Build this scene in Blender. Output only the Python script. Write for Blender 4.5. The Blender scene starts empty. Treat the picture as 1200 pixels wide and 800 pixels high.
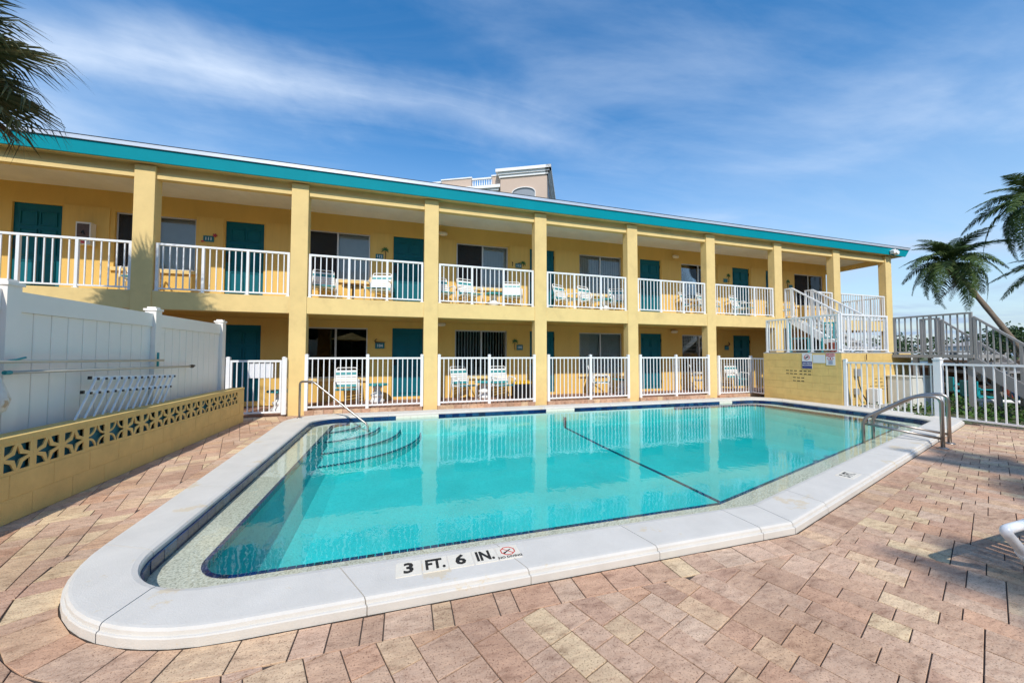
import bpy, bmesh, math, random
from mathutils import Vector, Matrix, noise
random.seed(7)
scene = bpy.context.scene
col = scene.collection
R = math.radians

# ------------------------------------------------------------------ camera, world, sun, exposure
cam = bpy.data.objects.new('camera', bpy.data.cameras.new('camera'))
col.objects.link(cam)
CAM = Vector((5.204, -9.123, 1.368))
rot = Matrix(((0.95613, -0.01168, -0.29271), (-0.29293, -0.03253, -0.95558), (0.00164, 0.9994, -0.03453)))
cam.matrix_world = Matrix.Translation(CAM) @ rot.to_4x4()
cam.data.sensor_width = 36
cam.data.lens = 36 * 424.1 / 1200
cam.data.clip_start = 0.05
cam.data.clip_end = 3000
scene.camera = cam

SUN = Vector((0.245, 1.0, -1.03)).normalized()
sun = bpy.data.objects.new('sun', bpy.data.lights.new('sun', 'SUN'))
col.objects.link(sun)
sun.data.energy = 2.5
sun.data.angle = R(0.7)
sun.data.color = (1.0, 0.95, 0.87)
sun.rotation_euler = SUN.to_track_quat('-Z', 'Y').to_euler()

world = bpy.data.worlds.new('World')
scene.world = world
world.use_nodes = True
wn, wl = world.node_tree.nodes, world.node_tree.links
wn.clear()


def N(nt, t, **kw):
    n = nt.nodes.new(t)
    for k, v in kw.items():
        if k.startswith('i_'):
            n.inputs[k[2:].replace('_', ' ')].default_value = v
        elif k.startswith('n_'):
            n.inputs[int(k[2:])].default_value = v
        else:
            setattr(n, k, v)
    return n


def ramp(nt, stops, interp='LINEAR'):
    n = nt.nodes.new('ShaderNodeValToRGB')
    n.color_ramp.interpolation = interp
    e = n.color_ramp.elements
    while len(e) < len(stops):
        e.new(0.5)
    for el, (p, c) in zip(e, stops):
        el.position = p
        el.color = (*c, 1) if len(c) == 3 else c
    return n


def math_(nt, op, a, b=None, clamp=False):
    n = nt.nodes.new('ShaderNodeMath')
    n.operation = op
    n.use_clamp = clamp
    for i, v in enumerate((a, b)):
        if v is None:
            continue
        if isinstance(v, (int, float)):
            n.inputs[i].default_value = v
        else:
            nt.links.new(v, n.inputs[i])
    return n.outputs[0]


def build_world():
    nt = world.node_tree
    out = N(nt, 'ShaderNodeOutputWorld')
    bg = N(nt, 'ShaderNodeBackground')
    bg.inputs['Strength'].default_value = 0.15
    sky = N(nt, 'ShaderNodeTexSky', sky_type='NISHITA', sun_disc=False)
    sky.sun_elevation = R(45)
    sky.sun_rotation = math.atan2(-0.245, -1.0)
    sky.air_density = 1.25
    sky.dust_density = 0.25
    sky.ozone_density = 3.0
    tc = N(nt, 'ShaderNodeTexCoord')
    sep = N(nt, 'ShaderNodeSeparateXYZ')
    wl.new(tc.outputs['Generated'], sep.inputs[0])
    z = math_(nt, 'ADD', math_(nt, 'MAXIMUM', sep.outputs[2], 0.0), 0.06)
    u = math_(nt, 'DIVIDE', sep.outputs[0], z)
    v = math_(nt, 'DIVIDE', sep.outputs[1], z)
    cmb = N(nt, 'ShaderNodeCombineXYZ')
    wl.new(u, cmb.inputs[0])
    wl.new(v, cmb.inputs[1])
    # soft, broad veil of cloud
    n1 = N(nt, 'ShaderNodeTexNoise', i_Scale=0.8, i_Detail=8.0, i_Roughness=0.58, i_Distortion=0.35)
    mp = N(nt, 'ShaderNodeMapping')
    mp.inputs['Scale'].default_value = (0.75, 1.25, 1)
    mp.inputs['Location'].default_value = (3.1, 1.7, 0)
    wl.new(cmb.outputs[0], mp.inputs[0])
    wl.new(mp.outputs[0], n1.inputs['Vector'])
    veil = ramp(nt, [(0.45, (0, 0, 0)), (0.80, (0.62, 0.62, 0.62))], 'EASE')
    wl.new(n1.outputs[0], veil.inputs[0])
    # thin wind-drawn cirrus streaks
    n2 = N(nt, 'ShaderNodeTexNoise', i_Scale=1.5, i_Detail=10.0, i_Roughness=0.62, i_Distortion=0.9)
    mp2 = N(nt, 'ShaderNodeMapping')
    mp2.inputs['Scale'].default_value = (0.55, 2.4, 1)
    mp2.inputs['Rotation'].default_value = (0, 0, R(-8))
    mp2.inputs['Location'].default_value = (0.4, 0.9, 0)
    wl.new(cmb.outputs[0], mp2.inputs[0])
    wl.new(mp2.outputs[0], n2.inputs['Vector'])
    wisp = ramp(nt, [(0.42, (0, 0, 0)), (0.80, (0.7, 0.7, 0.7))])
    wl.new(n2.outputs[0], wisp.inputs[0])
    # the one long bank of cirrus that crosses the sky
    wob = N(nt, 'ShaderNodeTexNoise', i_Scale=1.1, i_Detail=6.0, i_Roughness=0.6)
    wl.new(cmb.outputs[0], wob.inputs['Vector'])
    vv = math_(nt, 'ADD', v, math_(nt, 'MULTIPLY', math_(nt, 'SUBTRACT', wob.outputs[0], 0.5), 0.42))
    vv = math_(nt, 'ADD', vv, math_(nt, 'MULTIPLY', u, -0.03))
    d = math_(nt, 'ABSOLUTE', math_(nt, 'SUBTRACT', vv, 1.34))
    band = math_(nt, 'SUBTRACT', 1.0, math_(nt, 'DIVIDE', d, 0.20), True)
    fall = math_(nt, 'SUBTRACT', 1.0, math_(nt, 'DIVIDE', math_(nt, 'ABSOLUTE', math_(nt, 'ADD', u, 0.55)), 1.75), True)
    band = math_(nt, 'MULTIPLY', math_(nt, 'POWER', band, 1.3), math_(nt, 'POWER', fall, 0.7))
    band = math_(nt, 'MULTIPLY', band, math_(nt, 'ADD', math_(nt, 'MULTIPLY', n2.outputs[0], 1.5), 0.02))
    cl = math_(nt, 'ADD', math_(nt, 'MULTIPLY', veil.outputs[0], 0.75), math_(nt, 'MULTIPLY', wisp.outputs[0], 0.15))
    low = math_(nt, 'SUBTRACT', 1.0, math_(nt, 'MULTIPLY', sep.outputs[2], 1.9), True)
    low = math_(nt, 'MULTIPLY', math_(nt, 'POWER', low, 1.2), math_(nt, 'ADD', math_(nt, 'MULTIPLY', n1.outputs[0], 0.5), 0.55))
    cl = math_(nt, 'ADD', cl, low)
    cl = math_(nt, 'ADD', cl, math_(nt, 'MULTIPLY', band, 0.75), True)
    # cloud greys out towards the horizon
    mixc = N(nt, 'ShaderNodeMix', data_type='RGBA')
    wl.new(math_(nt, 'MULTIPLY', sep.outputs[2], 2.6, True), mixc.inputs[0])
    mixc.inputs[6].default_value = (1.5, 2.1, 3.0, 1)
    mixc.inputs[7].default_value = (3.0, 3.5, 4.25, 1)
    mix = N(nt, 'ShaderNodeMix', data_type='RGBA')
    wl.new(cl, mix.inputs[0])
    hs = N(nt, 'ShaderNodeHueSaturation')
    hs.inputs['Saturation'].default_value = 1.35
    hs.inputs['Value'].default_value = 0.72
    wl.new(sky.outputs[0], hs.inputs['Color'])
    wl.new(hs.outputs[0], mix.inputs[6])
    wl.new(mixc.outputs[2], mix.inputs[7])
    wl.new(mix.outputs[2], bg.inputs[0])
    wl.new(bg.outputs[0], out.inputs[0])


build_world()
vs = scene.view_settings
vs.view_transform = 'Standard'
vs.look = 'None'
vs.exposure = 0.80
vs.gamma = 1.0
vs.use_curve_mapping = False
scene.cycles.max_bounces = 10
scene.cycles.transparent_max_bounces = 24
scene.cycles.diffuse_bounces = 5


# ------------------------------------------------------------------ materials
MATS = {}


def pmat(name, base, rough=0.6, var=0.12, scale=3.0, bump=0.0, bscale=60.0, metallic=0.0, spec=0.5, dirt=None, coat=0.0, streak=None):
    """Painted / plain surface: base colour broken up by two noises, fine bump."""
    m = bpy.data.materials.new(name)
    m.use_nodes = True
    nt = m.node_tree
    b = nt.nodes['Principled BSDF']
    b.inputs['Roughness'].default_value = rough
    b.inputs['Metallic'].default_value = metallic
    b.inputs['Specular IOR Level'].default_value = spec
    b.inputs['Coat Weight'].default_value = coat
    geo = N(nt, 'ShaderNodeNewGeometry')
    pos = geo.outputs['Position']
    if streak:
        mp = N(nt, 'ShaderNodeMapping')
        mp.inputs['Scale'].default_value = streak
        nt.links.new(pos, mp.inputs[0])
        vec = mp.outputs[0]
    else:
        vec = pos
    n1 = N(nt, 'ShaderNodeTexNoise', i_Scale=scale, i_Detail=8.0, i_Roughness=0.65)
    nt.links.new(vec, n1.inputs['Vector'])
    lo = tuple(max(0, c * (1 - var)) for c in base)
    hi = tuple(min(1, c * (1 + var)) for c in base)
    r1 = ramp(nt, [(0.28, lo), (0.72, hi)])
    nt.links.new(n1.outputs[0], r1.inputs[0])
    c = r1.outputs[0]
    if dirt:
        dcol, dscale, lo_, hi_, amt = dirt
        n2 = N(nt, 'ShaderNodeTexNoise', i_Scale=dscale, i_Detail=10.0, i_Roughness=0.7)
        nt.links.new(vec, n2.inputs['Vector'])
        r2 = ramp(nt, [(lo_, (0, 0, 0)), (hi_, (amt, amt, amt))])
        nt.links.new(n2.outputs[0], r2.inputs[0])
        mx = N(nt, 'ShaderNodeMix', data_type='RGBA')
        nt.links.new(r2.outputs[0], mx.inputs[0])
        nt.links.new(c, mx.inputs[6])
        mx.inputs[7].default_value = (*dcol, 1)
        c = mx.outputs[2]
    nt.links.new(c, b.inputs['Base Color'])
    if bump:
        n3 = N(nt, 'ShaderNodeTexNoise', i_Scale=bscale, i_Detail=6.0, i_Roughness=0.6)
        nt.links.new(pos, n3.inputs['Vector'])
        bp = N(nt, 'ShaderNodeBump')
        bp.inputs['Strength'].default_value = bump
        bp.inputs['Distance'].default_value = 0.02
        nt.links.new(n3.outputs[0], bp.inputs['Height'])
        nt.links.new(bp.outputs[0], b.inputs['Normal'])
    MATS[name] = m
    return m


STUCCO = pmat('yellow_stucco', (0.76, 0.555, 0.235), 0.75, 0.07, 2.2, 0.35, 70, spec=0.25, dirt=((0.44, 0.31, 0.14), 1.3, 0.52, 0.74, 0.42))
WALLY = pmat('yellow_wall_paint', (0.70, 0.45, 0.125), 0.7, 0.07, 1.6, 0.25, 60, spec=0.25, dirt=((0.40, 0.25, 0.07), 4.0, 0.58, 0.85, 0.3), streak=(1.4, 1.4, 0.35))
BLOCKY = pmat('yellow_block_paint', (0.72, 0.50, 0.18), 0.7, 0.10, 5.0, 0.5, 90, spec=0.25, dirt=((0.22, 0.15, 0.08), 2.4, 0.66, 0.74, 0.6))
PANELY = pmat('yellow_plywood_paint', (0.71, 0.47, 0.14), 0.65, 0.06, 3.0, 0.15, 50, spec=0.3, streak=(6, 6, 0.5))
TEAL = pmat('teal_fascia_paint', (0.0005, 0.24, 0.285), 0.6, 0.06, 2.0, 0.08, 40, spec=0.08)
TEALDOOR = pmat('teal_door_paint', (0.002, 0.115, 0.155), 0.5, 0.05, 4.0, 0.1, 60, spec=0.2)
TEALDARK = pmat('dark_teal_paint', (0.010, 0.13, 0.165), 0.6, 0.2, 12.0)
CEIL = pmat('white_ceiling_texture', (0.74, 0.71, 0.66), 0.9, 0.10, 1.6, 0.7, 90, spec=0.1)
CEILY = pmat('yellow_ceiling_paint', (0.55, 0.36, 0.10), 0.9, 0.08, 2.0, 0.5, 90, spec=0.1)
ROOFM = pmat('pale_roof_membrane', (0.62, 0.63, 0.64), 0.7, 0.1, 2.0)
ALU = pmat('silver_drip_edge', (0.55, 0.58, 0.62), 0.35, 0.05, 4.0, metallic=0.35)
WHITEP = pmat('white_powder_coat', (0.80, 0.80, 0.79), 0.4, 0.04, 8.0, spec=0.4)
VINYL = pmat('white_vinyl', (0.86, 0.81, 0.735), 0.4, 0.04, 1.2, spec=0.4, dirt=((0.45, 0.43, 0.39), 1.6, 0.60, 0.86, 0.35))
PVC = pmat('white_pvc_pipe', (0.82, 0.82, 0.81), 0.3, 0.02, 3.0, spec=0.5)
GREYRAIL = pmat('grey_beige_rail_paint', (0.30, 0.285, 0.265), 0.5, 0.08, 5.0)
GREYSTAIR = pmat('grey_stair_paint', (0.26, 0.25, 0.24), 0.6, 0.12, 3.0)
COPING = pmat('white_painted_coping', (0.61, 0.575, 0.515), 0.75, 0.07, 3.4, 0.18, 130, spec=0.2, dirt=((0.60, 0.47, 0.28), 2.3, 0.60, 0.625, 0.55))
CREAMTILE = pmat('cream_tile', (0.74, 0.68, 0.57), 0.4, 0.05, 20.0)
BLACKPRINT = pmat('black_print', (0.015, 0.014, 0.014), 0.5, 0.05)
REDPRINT = pmat('red_print', (0.55, 0.05, 0.04), 0.5, 0.05)
BLUEPRINT = pmat('navy_print', (0.03, 0.05, 0.20), 0.45, 0.05)
SIGNWHITE = pmat('white_sign_face', (0.70, 0.71, 0.74), 0.4, 0.04)
SIGNTEAL = pmat('sign_teal', (0.01, 0.14, 0.17), 0.5, 0.1, 20)
LEAFPRINT = pmat('sign_palm_green', (0.02, 0.14, 0.04), 0.6, 0.15, 30)
BROWNPRINT = pmat('sign_brown', (0.10, 0.05, 0.025), 0.6, 0.1, 30)
PINKPRINT = pmat('sign_pink', (0.40, 0.03, 0.07), 0.6, 0.1, 30)
TEALSTRAP = pmat('teal_vinyl_strap', (0.03, 0.25, 0.27), 0.45, 0.06, 12.0)
WHITESTRAP = pmat('white_vinyl_strap', (0.80, 0.80, 0.78), 0.45, 0.04, 12.0)
FRAMEALU = pmat('window_aluminium', (0.55, 0.54, 0.52), 0.4, 0.06, 6.0, metallic=0.5)
BLIND = pmat('vertical_blind_fabric', (0.76, 0.745, 0.70), 0.8, 0.06, 6.0)
BLINDGREY = pmat('grey_blind_fabric', (0.60, 0.585, 0.57), 0.8, 0.06, 6.0)
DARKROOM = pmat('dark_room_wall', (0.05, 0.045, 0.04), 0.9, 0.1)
BLACKMETAL = pmat('black_lock_metal', (0.02, 0.02, 0.02), 0.4, 0.1, metallic=0.4)
BLACKPLAST = pmat('black_plastic', (0.015, 0.015, 0.017), 0.4, 0.1, 6)
NAVYPLAST = pmat('navy_plastic', (0.012, 0.016, 0.035), 0.5, 0.1, 6)
YELLOWPLAST = pmat('bright_yellow_plastic', (0.85, 0.50, 0.02), 0.45, 0.06, 6)
TANPOLE = pmat('tan_pole', (0.50, 0.46, 0.38), 0.4, 0.08, 4)
TEALPLAST = pmat('teal_plastic', (0.01, 0.27, 0.29), 0.45, 0.1, 6)
REDCLAY = pmat('red_clay', (0.32, 0.07, 0.04), 0.7, 0.15, 8)
BLUEPLAST = pmat('blue_plastic', (0.03, 0.13, 0.42), 0.45, 0.1, 8)
SILVERBOX = pmat('grey_meter_box', (0.34, 0.35, 0.36), 0.5, 0.08, 6, metallic=0.2)
BEIGEBOX = pmat('pale_utility_box', (0.70, 0.69, 0.62), 0.55, 0.06, 3)
STUMPY = pmat('resin_pedestal', (0.74, 0.73, 0.70), 0.6, 0.08, 8)
CONCRETE = pmat('grey_concrete', (0.42, 0.40, 0.37), 0.9, 0.15, 3.0, 0.5, 60)
SAND = pmat('joint_sand', (0.075, 0.055, 0.042), 0.95, 0.25, 20, 0.4, 120)
SOIL = pmat('ground_soil_grass', (0.13, 0.125, 0.075), 0.95, 0.4, 0.6, 0.5, 20, dirt=((0.06, 0.10, 0.03), 0.25, 0.45, 0.6, 0.9))
HOTEL = pmat('tan_hotel_stucco', (0.54, 0.415, 0.325), 0.85, 0.04, 0.15)
HOTELW = pmat('white_hotel_trim', (0.78, 0.78, 0.76), 0.7, 0.03, 0.2)
HOUSEW = pmat('white_house_wall', (0.66, 0.65, 0.62), 0.8, 0.08, 0.3)
HOUSER = pmat('grey_house_roof', (0.36, 0.35, 0.34), 0.8, 0.1, 0.3)
GREYPANE = pmat('grey_curtained_pane', (0.26, 0.28, 0.30), 0.3, 0.1, 0.4)
HOUSEGL = pmat('dark_house_window', (0.03, 0.04, 0.05), 0.2, 0.1, 0.5)
UMBY = pmat('yellow_umbrella_canvas', (0.74, 0.44, 0.05), 0.8, 0.05, 2)
WOODB = pmat('weathered_brown_wood', (0.13, 0.085, 0.06), 0.85, 0.3, 6, 0.4, 40, streak=(1, 8, 8))
PALEWOOD = pmat('pale_weathered_wood', (0.30, 0.26, 0.22), 0.85, 0.25, 6, 0.4, 40, streak=(8, 1, 8))
WALKBRICK = pmat('walkway_brick', (0.30, 0.165, 0.115), 0.8, 0.25, 9, 0.4, 50)
CABWHITE = pmat('white_cabinet_enamel', (0.72, 0.70, 0.66), 0.4, 0.05, 6)
BAGM = pmat('cloudy_plastic_bag', (0.68, 0.66, 0.60), 0.35, 0.08, 18, 0.6, 30, dirt=((0.36, 0.20, 0.06), 9.0, 0.55, 0.62, 0.7))


def steel():
    m = pmat('brushed_stainless', (0.40, 0.36, 0.32), 0.38, 0.06, 14, metallic=1.0)
    return m


STEEL = steel()


def glass_mat():
    m = bpy.data.materials.new('window_glass')
    m.use_nodes = True
    nt = m.node_tree
    nt.nodes.clear()
    out = N(nt, 'ShaderNodeOutputMaterial')
    tr = N(nt, 'ShaderNodeBsdfTransparent')
    tr.inputs[0].default_value = (0.80, 0.83, 0.83, 1)
    gl = N(nt, 'ShaderNodeBsdfGlossy', i_Roughness=0.01)
    gl.inputs[0].default_value = (0.95, 0.97, 1, 1)
    fr = N(nt, 'ShaderNodeFresnel', i_IOR=1.42)
    nz = N(nt, 'ShaderNodeTexNoise', i_Scale=0.9, i_Detail=1.0)
    bp = N(nt, 'ShaderNodeBump', i_Strength=0.12, i_Distance=0.05)
    geo = N(nt, 'ShaderNodeNewGeometry')
    nt.links.new(geo.outputs['Position'], nz.inputs['Vector'])
    nt.links.new(nz.outputs[0], bp.inputs['Height'])
    nt.links.new(bp.outputs[0], gl.inputs['Normal'])
    mx = N(nt, 'ShaderNodeMixShader')
    nt.links.new(math_(nt, 'MULTIPLY', fr.outputs[0], 1.0, True), mx.inputs[0])
    nt.links.new(tr.outputs[0], mx.inputs[1])
    nt.links.new(gl.outputs[0], mx.inputs[2])
    nt.links.new(mx.outputs[0], out.inputs[0])
    return m


GLASS = glass_mat()


def screen_mat():
    m = bpy.data.materials.new('insect_screen')
    m.use_nodes = True
    nt = m.node_tree
    nt.nodes.clear()
    out = N(nt, 'ShaderNodeOutputMaterial')
    tr = N(nt, 'ShaderNodeBsdfTransparent')
    df = N(nt, 'ShaderNodeBsdfDiffuse')
    df.inputs[0].default_value = (0.05, 0.05, 0.055, 1)
    mx = N(nt, 'ShaderNodeMixShader')
    mx.inputs[0].default_value = 0.62
    nt.links.new(tr.outputs[0], mx.inputs[1])
    nt.links.new(df.outputs[0], mx.inputs[2])
    nt.links.new(mx.outputs[0], out.inputs[0])
    return m


SCREEN = screen_mat()


def water_mat():
    m = bpy.data.materials.new('pool_water')
    m.use_nodes = True
    nt = m.node_tree
    nt.nodes.clear()
    out = N(nt, 'ShaderNodeOutputMaterial')
    tr = N(nt, 'ShaderNodeBsdfTransparent')
    gl = N(nt, 'ShaderNodeBsdfGlossy', i_Roughness=0.0)
    fr = N(nt, 'ShaderNodeFresnel', i_IOR=1.33)
    geo = N(nt, 'ShaderNodeNewGeometry')
    mp = N(nt, 'ShaderNodeMapping')
    mp.inputs['Scale'].default_value = (1.0, 0.8, 1)
    nt.links.new(geo.outputs['Position'], mp.inputs[0])
    a = N(nt, 'ShaderNodeTexNoise', i_Scale=7.0, i_Detail=2.0, i_Roughness=0.5, i_Distortion=0.3)
    b = N(nt, 'ShaderNodeTexNoise', i_Scale=1.3, i_Detail=2.0)
    c = N(nt, 'ShaderNodeTexNoise', i_Scale=26.0, i_Detail=1.0)
    for n in (a, b, c):
        nt.links.new(mp.outputs[0], n.inputs['Vector'])
    # breeze: patches where the ripples stand a little higher
    h = math_(nt, 'ADD', math_(nt, 'MULTIPLY', a.outputs[0], 0.5), math_(nt, 'MULTIPLY', b.outputs[0], 0.8))
    h = math_(nt, 'ADD', h, math_(nt, 'MULTIPLY', c.outputs[0], 0.10))
    bp = N(nt, 'ShaderNodeBump', i_Strength=0.45, i_Distance=0.006)
    nt.links.new(h, bp.inputs['Height'])
    nt.links.new(bp.outputs[0], gl.inputs['Normal'])
    nt.links.new(bp.outputs[0], fr.inputs['Normal'])
    mx = N(nt, 'ShaderNodeMixShader')
    nt.links.new(fr.outputs[0], mx.inputs[0])
    nt.links.new(tr.outputs[0], mx.inputs[1])
    nt.links.new(gl.outputs[0], mx.inputs[2])
    nt.links.new(mx.outputs[0], out.inputs['Surface'])
    va = N(nt, 'ShaderNodeVolumeAbsorption', i_Density=1.22)
    va.inputs[0].default_value = (0.05, 0.935, 0.945, 1)
    nt.links.new(va.outputs[0], out.inputs['Volume'])
    m.cycles.homogeneous_volume = True if hasattr(m.cycles, 'homogeneous_volume') else False
    return m


WATER = water_mat()


def bay_mat():
    m = pmat('bay_water', (0.05, 0.075, 0.09), 0.35, 0.15, 0.3, 0.8, 1.2, spec=0.5)
    return m


BAYM = bay_mat()


def plaster_mat():
    m = bpy.data.materials.new('pool_plaster')
    m.use_nodes = True
    nt = m.node_tree
    b = nt.nodes['Principled BSDF']
    b.inputs['Roughness'].default_value = 0.9
    b.inputs['Specular IOR Level'].default_value = 0.1
    geo = N(nt, 'ShaderNodeNewGeometry')
    n1 = N(nt, 'ShaderNodeTexNoise', i_Scale=75.0, i_Detail=3.0, i_Roughness=0.7)
    n2 = N(nt, 'ShaderNodeTexNoise', i_Scale=0.9, i_Detail=5.0, i_Roughness=0.6)
    for n in (n1, n2):
        nt.links.new(geo.outputs['Position'], n.inputs['Vector'])
    r1 = ramp(nt, [(0.36, (0.44, 0.355, 0.27)), (0.50, (0.76, 0.63, 0.50)), (0.66, (0.90, 0.77, 0.64))])
    nt.links.new(n1.outputs[0], r1.inputs[0])
    r2 = ramp(nt, [(0.3, (0.82, 0.84, 0.84)), (0.7, (1, 1, 1))])
    nt.links.new(n2.outputs[0], r2.inputs[0])
    mx = N(nt, 'ShaderNodeMix', data_type='RGBA', blend_type='MULTIPLY')
    mx.inputs[0].default_value = 1
    nt.links.new(r1.outputs[0], mx.inputs[6])
    nt.links.new(r2.outputs[0], mx.inputs[7])
    nt.links.new(mx.outputs[2], b.inputs['Base Color'])
    return m


PLASTER = plaster_mat()
BLUEPLASTER = pmat('pale_blue_plaster', (0.56, 0.655, 0.635), 0.9, 0.13, 1.1, 0.3, 40, spec=0.1, dirt=((0.36, 0.44, 0.43), 38.0, 0.50, 0.72, 0.7))


def rand_mat(name, stops, rough, streak=None, nscale=30, bump=0.4, spec=0.4, speck=0.5, interp='LINEAR', rust=None):
    """Colour picked per mesh island / per object, then streaked and speckled."""
    m = bpy.data.materials.new(name)
    m.use_nodes = True
    nt = m.node_tree
    b = nt.nodes['Principled BSDF']
    b.inputs['Roughness'].default_value = rough
    b.inputs['Specular IOR Level'].default_value = spec
    geo = N(nt, 'ShaderNodeNewGeometry')
    oi = N(nt, 'ShaderNodeObjectInfo')
    rnd = math_(nt, 'FRACT', math_(nt, 'ADD', geo.outputs['Random Per Island'], oi.outputs['Random']))
    r = ramp(nt, stops, interp)
    nt.links.new(rnd, r.inputs[0])
    pos = geo.outputs['Position']
    off = N(nt, 'ShaderNodeVectorMath', operation='ADD')
    nt.links.new(pos, off.inputs[0])
    cx = N(nt, 'ShaderNodeCombineXYZ')
    nt.links.new(math_(nt, 'MULTIPLY', rnd, 37.0), cx.inputs[2])
    nt.links.new(cx.outputs[0], off.inputs[1])
    vec = off.outputs[0]
    if streak:
        mp = N(nt, 'ShaderNodeMapping')
        mp.inputs['Rotation'].default_value = (0, 0, streak[0])
        mp.inputs['Scale'].default_value = streak[1]
        nt.links.new(vec, mp.inputs[0])
        vec = mp.outputs[0]
    n1 = N(nt, 'ShaderNodeTexNoise', i_Scale=nscale, i_Detail=8.0, i_Roughness=0.68, i_Distortion=0.4)
    nt.links.new(vec, n1.inputs['Vector'])
    r1 = ramp(nt, [(0.30, (0.50, 0.43, 0.40)), (0.46, (0.90, 0.86, 0.84)), (0.60, (1.06, 1.02, 0.98)), (0.75, (1.28, 1.24, 1.16))])
    nt.links.new(n1.outputs[0], r1.inputs[0])
    mx = N(nt, 'ShaderNodeMix', data_type='RGBA', blend_type='MULTIPLY')
    mx.inputs[0].default_value = speck
    nt.links.new(r.outputs[0], mx.inputs[6])
    nt.links.new(r1.outputs[0], mx.inputs[7])
    n2 = N(nt, 'ShaderNodeTexNoise', i_Scale=110.0, i_Detail=3.0, i_Roughness=0.6)
    nt.links.new(pos, n2.inputs['Vector'])
    r2 = ramp(nt, [(0.34, (0.42, 0.36, 0.34)), (0.44, (1, 1, 1))])
    nt.links.new(n2.outputs[0], r2.inputs[0])
    mx2 = N(nt, 'ShaderNodeMix', data_type='RGBA', blend_type='MULTIPLY')
    mx2.inputs[0].default_value = speck
    nt.links.new(mx.outputs[2], mx2.inputs[6])
    nt.links.new(r2.outputs[0], mx2.inputs[7])
    if rust:
        n4 = N(nt, 'ShaderNodeTexNoise', i_Scale=13.0, i_Detail=6.0, i_Roughness=0.7)
        nt.links.new(vec, n4.inputs['Vector'])
        r4 = ramp(nt, [(0.50, (0, 0, 0)), (0.70, (0.45, 0.45, 0.45))])
        nt.links.new(n4.outputs[0], r4.inputs[0])
        mx4 = N(nt, 'ShaderNodeMix', data_type='RGBA')
        nt.links.new(r4.outputs[0], mx4.inputs[0])
        nt.links.new(mx2.outputs[2], mx4.inputs[6])
        mx4.inputs[7].default_value = (*rust, 1)
        n5 = N(nt, 'ShaderNodeTexNoise', i_Scale=0.8, i_Detail=5.0, i_Roughness=0.6)
        nt.links.new(pos, n5.inputs['Vector'])
        r5 = ramp(nt, [(0.32, (0.76, 0.73, 0.71)), (0.6, (1.05, 1.05, 1.05))])
        nt.links.new(n5.outputs[0], r5.inputs[0])
        mx2 = N(nt, 'ShaderNodeMix', data_type='RGBA', blend_type='MULTIPLY')
        mx2.inputs[0].default_value = 1.0
        nt.links.new(mx4.outputs[2], mx2.inputs[6])
        nt.links.new(r5.outputs[0], mx2.inputs[7])
    nt.links.new(mx2.outputs[2], b.inputs['Base Color'])
    if bump:
        bp = N(nt, 'ShaderNodeBump', i_Strength=bump, i_Distance=0.008)
        nt.links.new(math_(nt, 'ADD', n1.outputs[0], math_(nt, 'MULTIPLY', n2.outputs[0], 0.6)), bp.inputs['Height'])
        nt.links.new(bp.outputs[0], b.inputs['Normal'])
    return m


PAVER_ROT = R(20)
PAVER = rand_mat('tumbled_pavers', [(0.0, (0.60, 0.415, 0.295)), (0.16, (0.64, 0.46, 0.335)), (0.30, (0.56, 0.37, 0.25)), (0.42, (0.66, 0.50, 0.37)), (0.52, (0.51, 0.345, 0.24)),
                                    (0.62, (0.57, 0.38, 0.275)), (0.72, (0.63, 0.40, 0.265)), (0.83, (0.69, 0.53, 0.35)), (0.93, (0.77, 0.61, 0.385)), (1.0, (0.51, 0.345, 0.245))],
                 0.9, (-PAVER_ROT, (1.0, 2.6, 1.0)), 9.0, 0.5, 0.15, 0.9, 'LINEAR', (0.42, 0.235, 0.15))
BLUETILE = rand_mat('blue_pool_tile', [(0.0, (0.006, 0.016, 0.075)), (0.4, (0.008, 0.032, 0.13)), (0.75, (0.02, 0.08, 0.17)), (1, (0.012, 0.014, 0.04))], 0.12, None, 12, 0.1, 0.6, 0.6)
NAVYTILE = rand_mat('navy_edge_tile', [(0.0, (0.006, 0.012, 0.09)), (0.5, (0.01, 0.03, 0.15)), (1, (0.02, 0.015, 0.04))], 0.2, None, 12, 0.0, 0.5, 0.4)


def leaf_mat(name, c1, c2, c3, rough=0.7):
    m = bpy.data.materials.new(name)
    m.use_nodes = True
    nt = m.node_tree
    b = nt.nodes['Principled BSDF']
    b.inputs['Roughness'].default_value = rough
    b.inputs['Specular IOR Level'].default_value = 0.15
    geo = N(nt, 'ShaderNodeNewGeometry')
    r = ramp(nt, [(0.0, c1), (0.55, c2), (1.0, c3)])
    nt.links.new(geo.outputs['Random Per Island'], r.inputs[0])
    nt.links.new(r.outputs[0], b.inputs['Base Color'])
    tl = N(nt, 'ShaderNodeBsdfTranslucent')
    nt.links.new(r.outputs[0], tl.inputs[0])
    mx = N(nt, 'ShaderNodeMixShader')
    mx.inputs[0].default_value = 0.25
    nt.links.new(b.outputs[0], mx.inputs[1])
    nt.links.new(tl.outputs[0], mx.inputs[2])
    nt.links.new(mx.outputs[0], nt.nodes['Material Output'].inputs[0])
    return m


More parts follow.
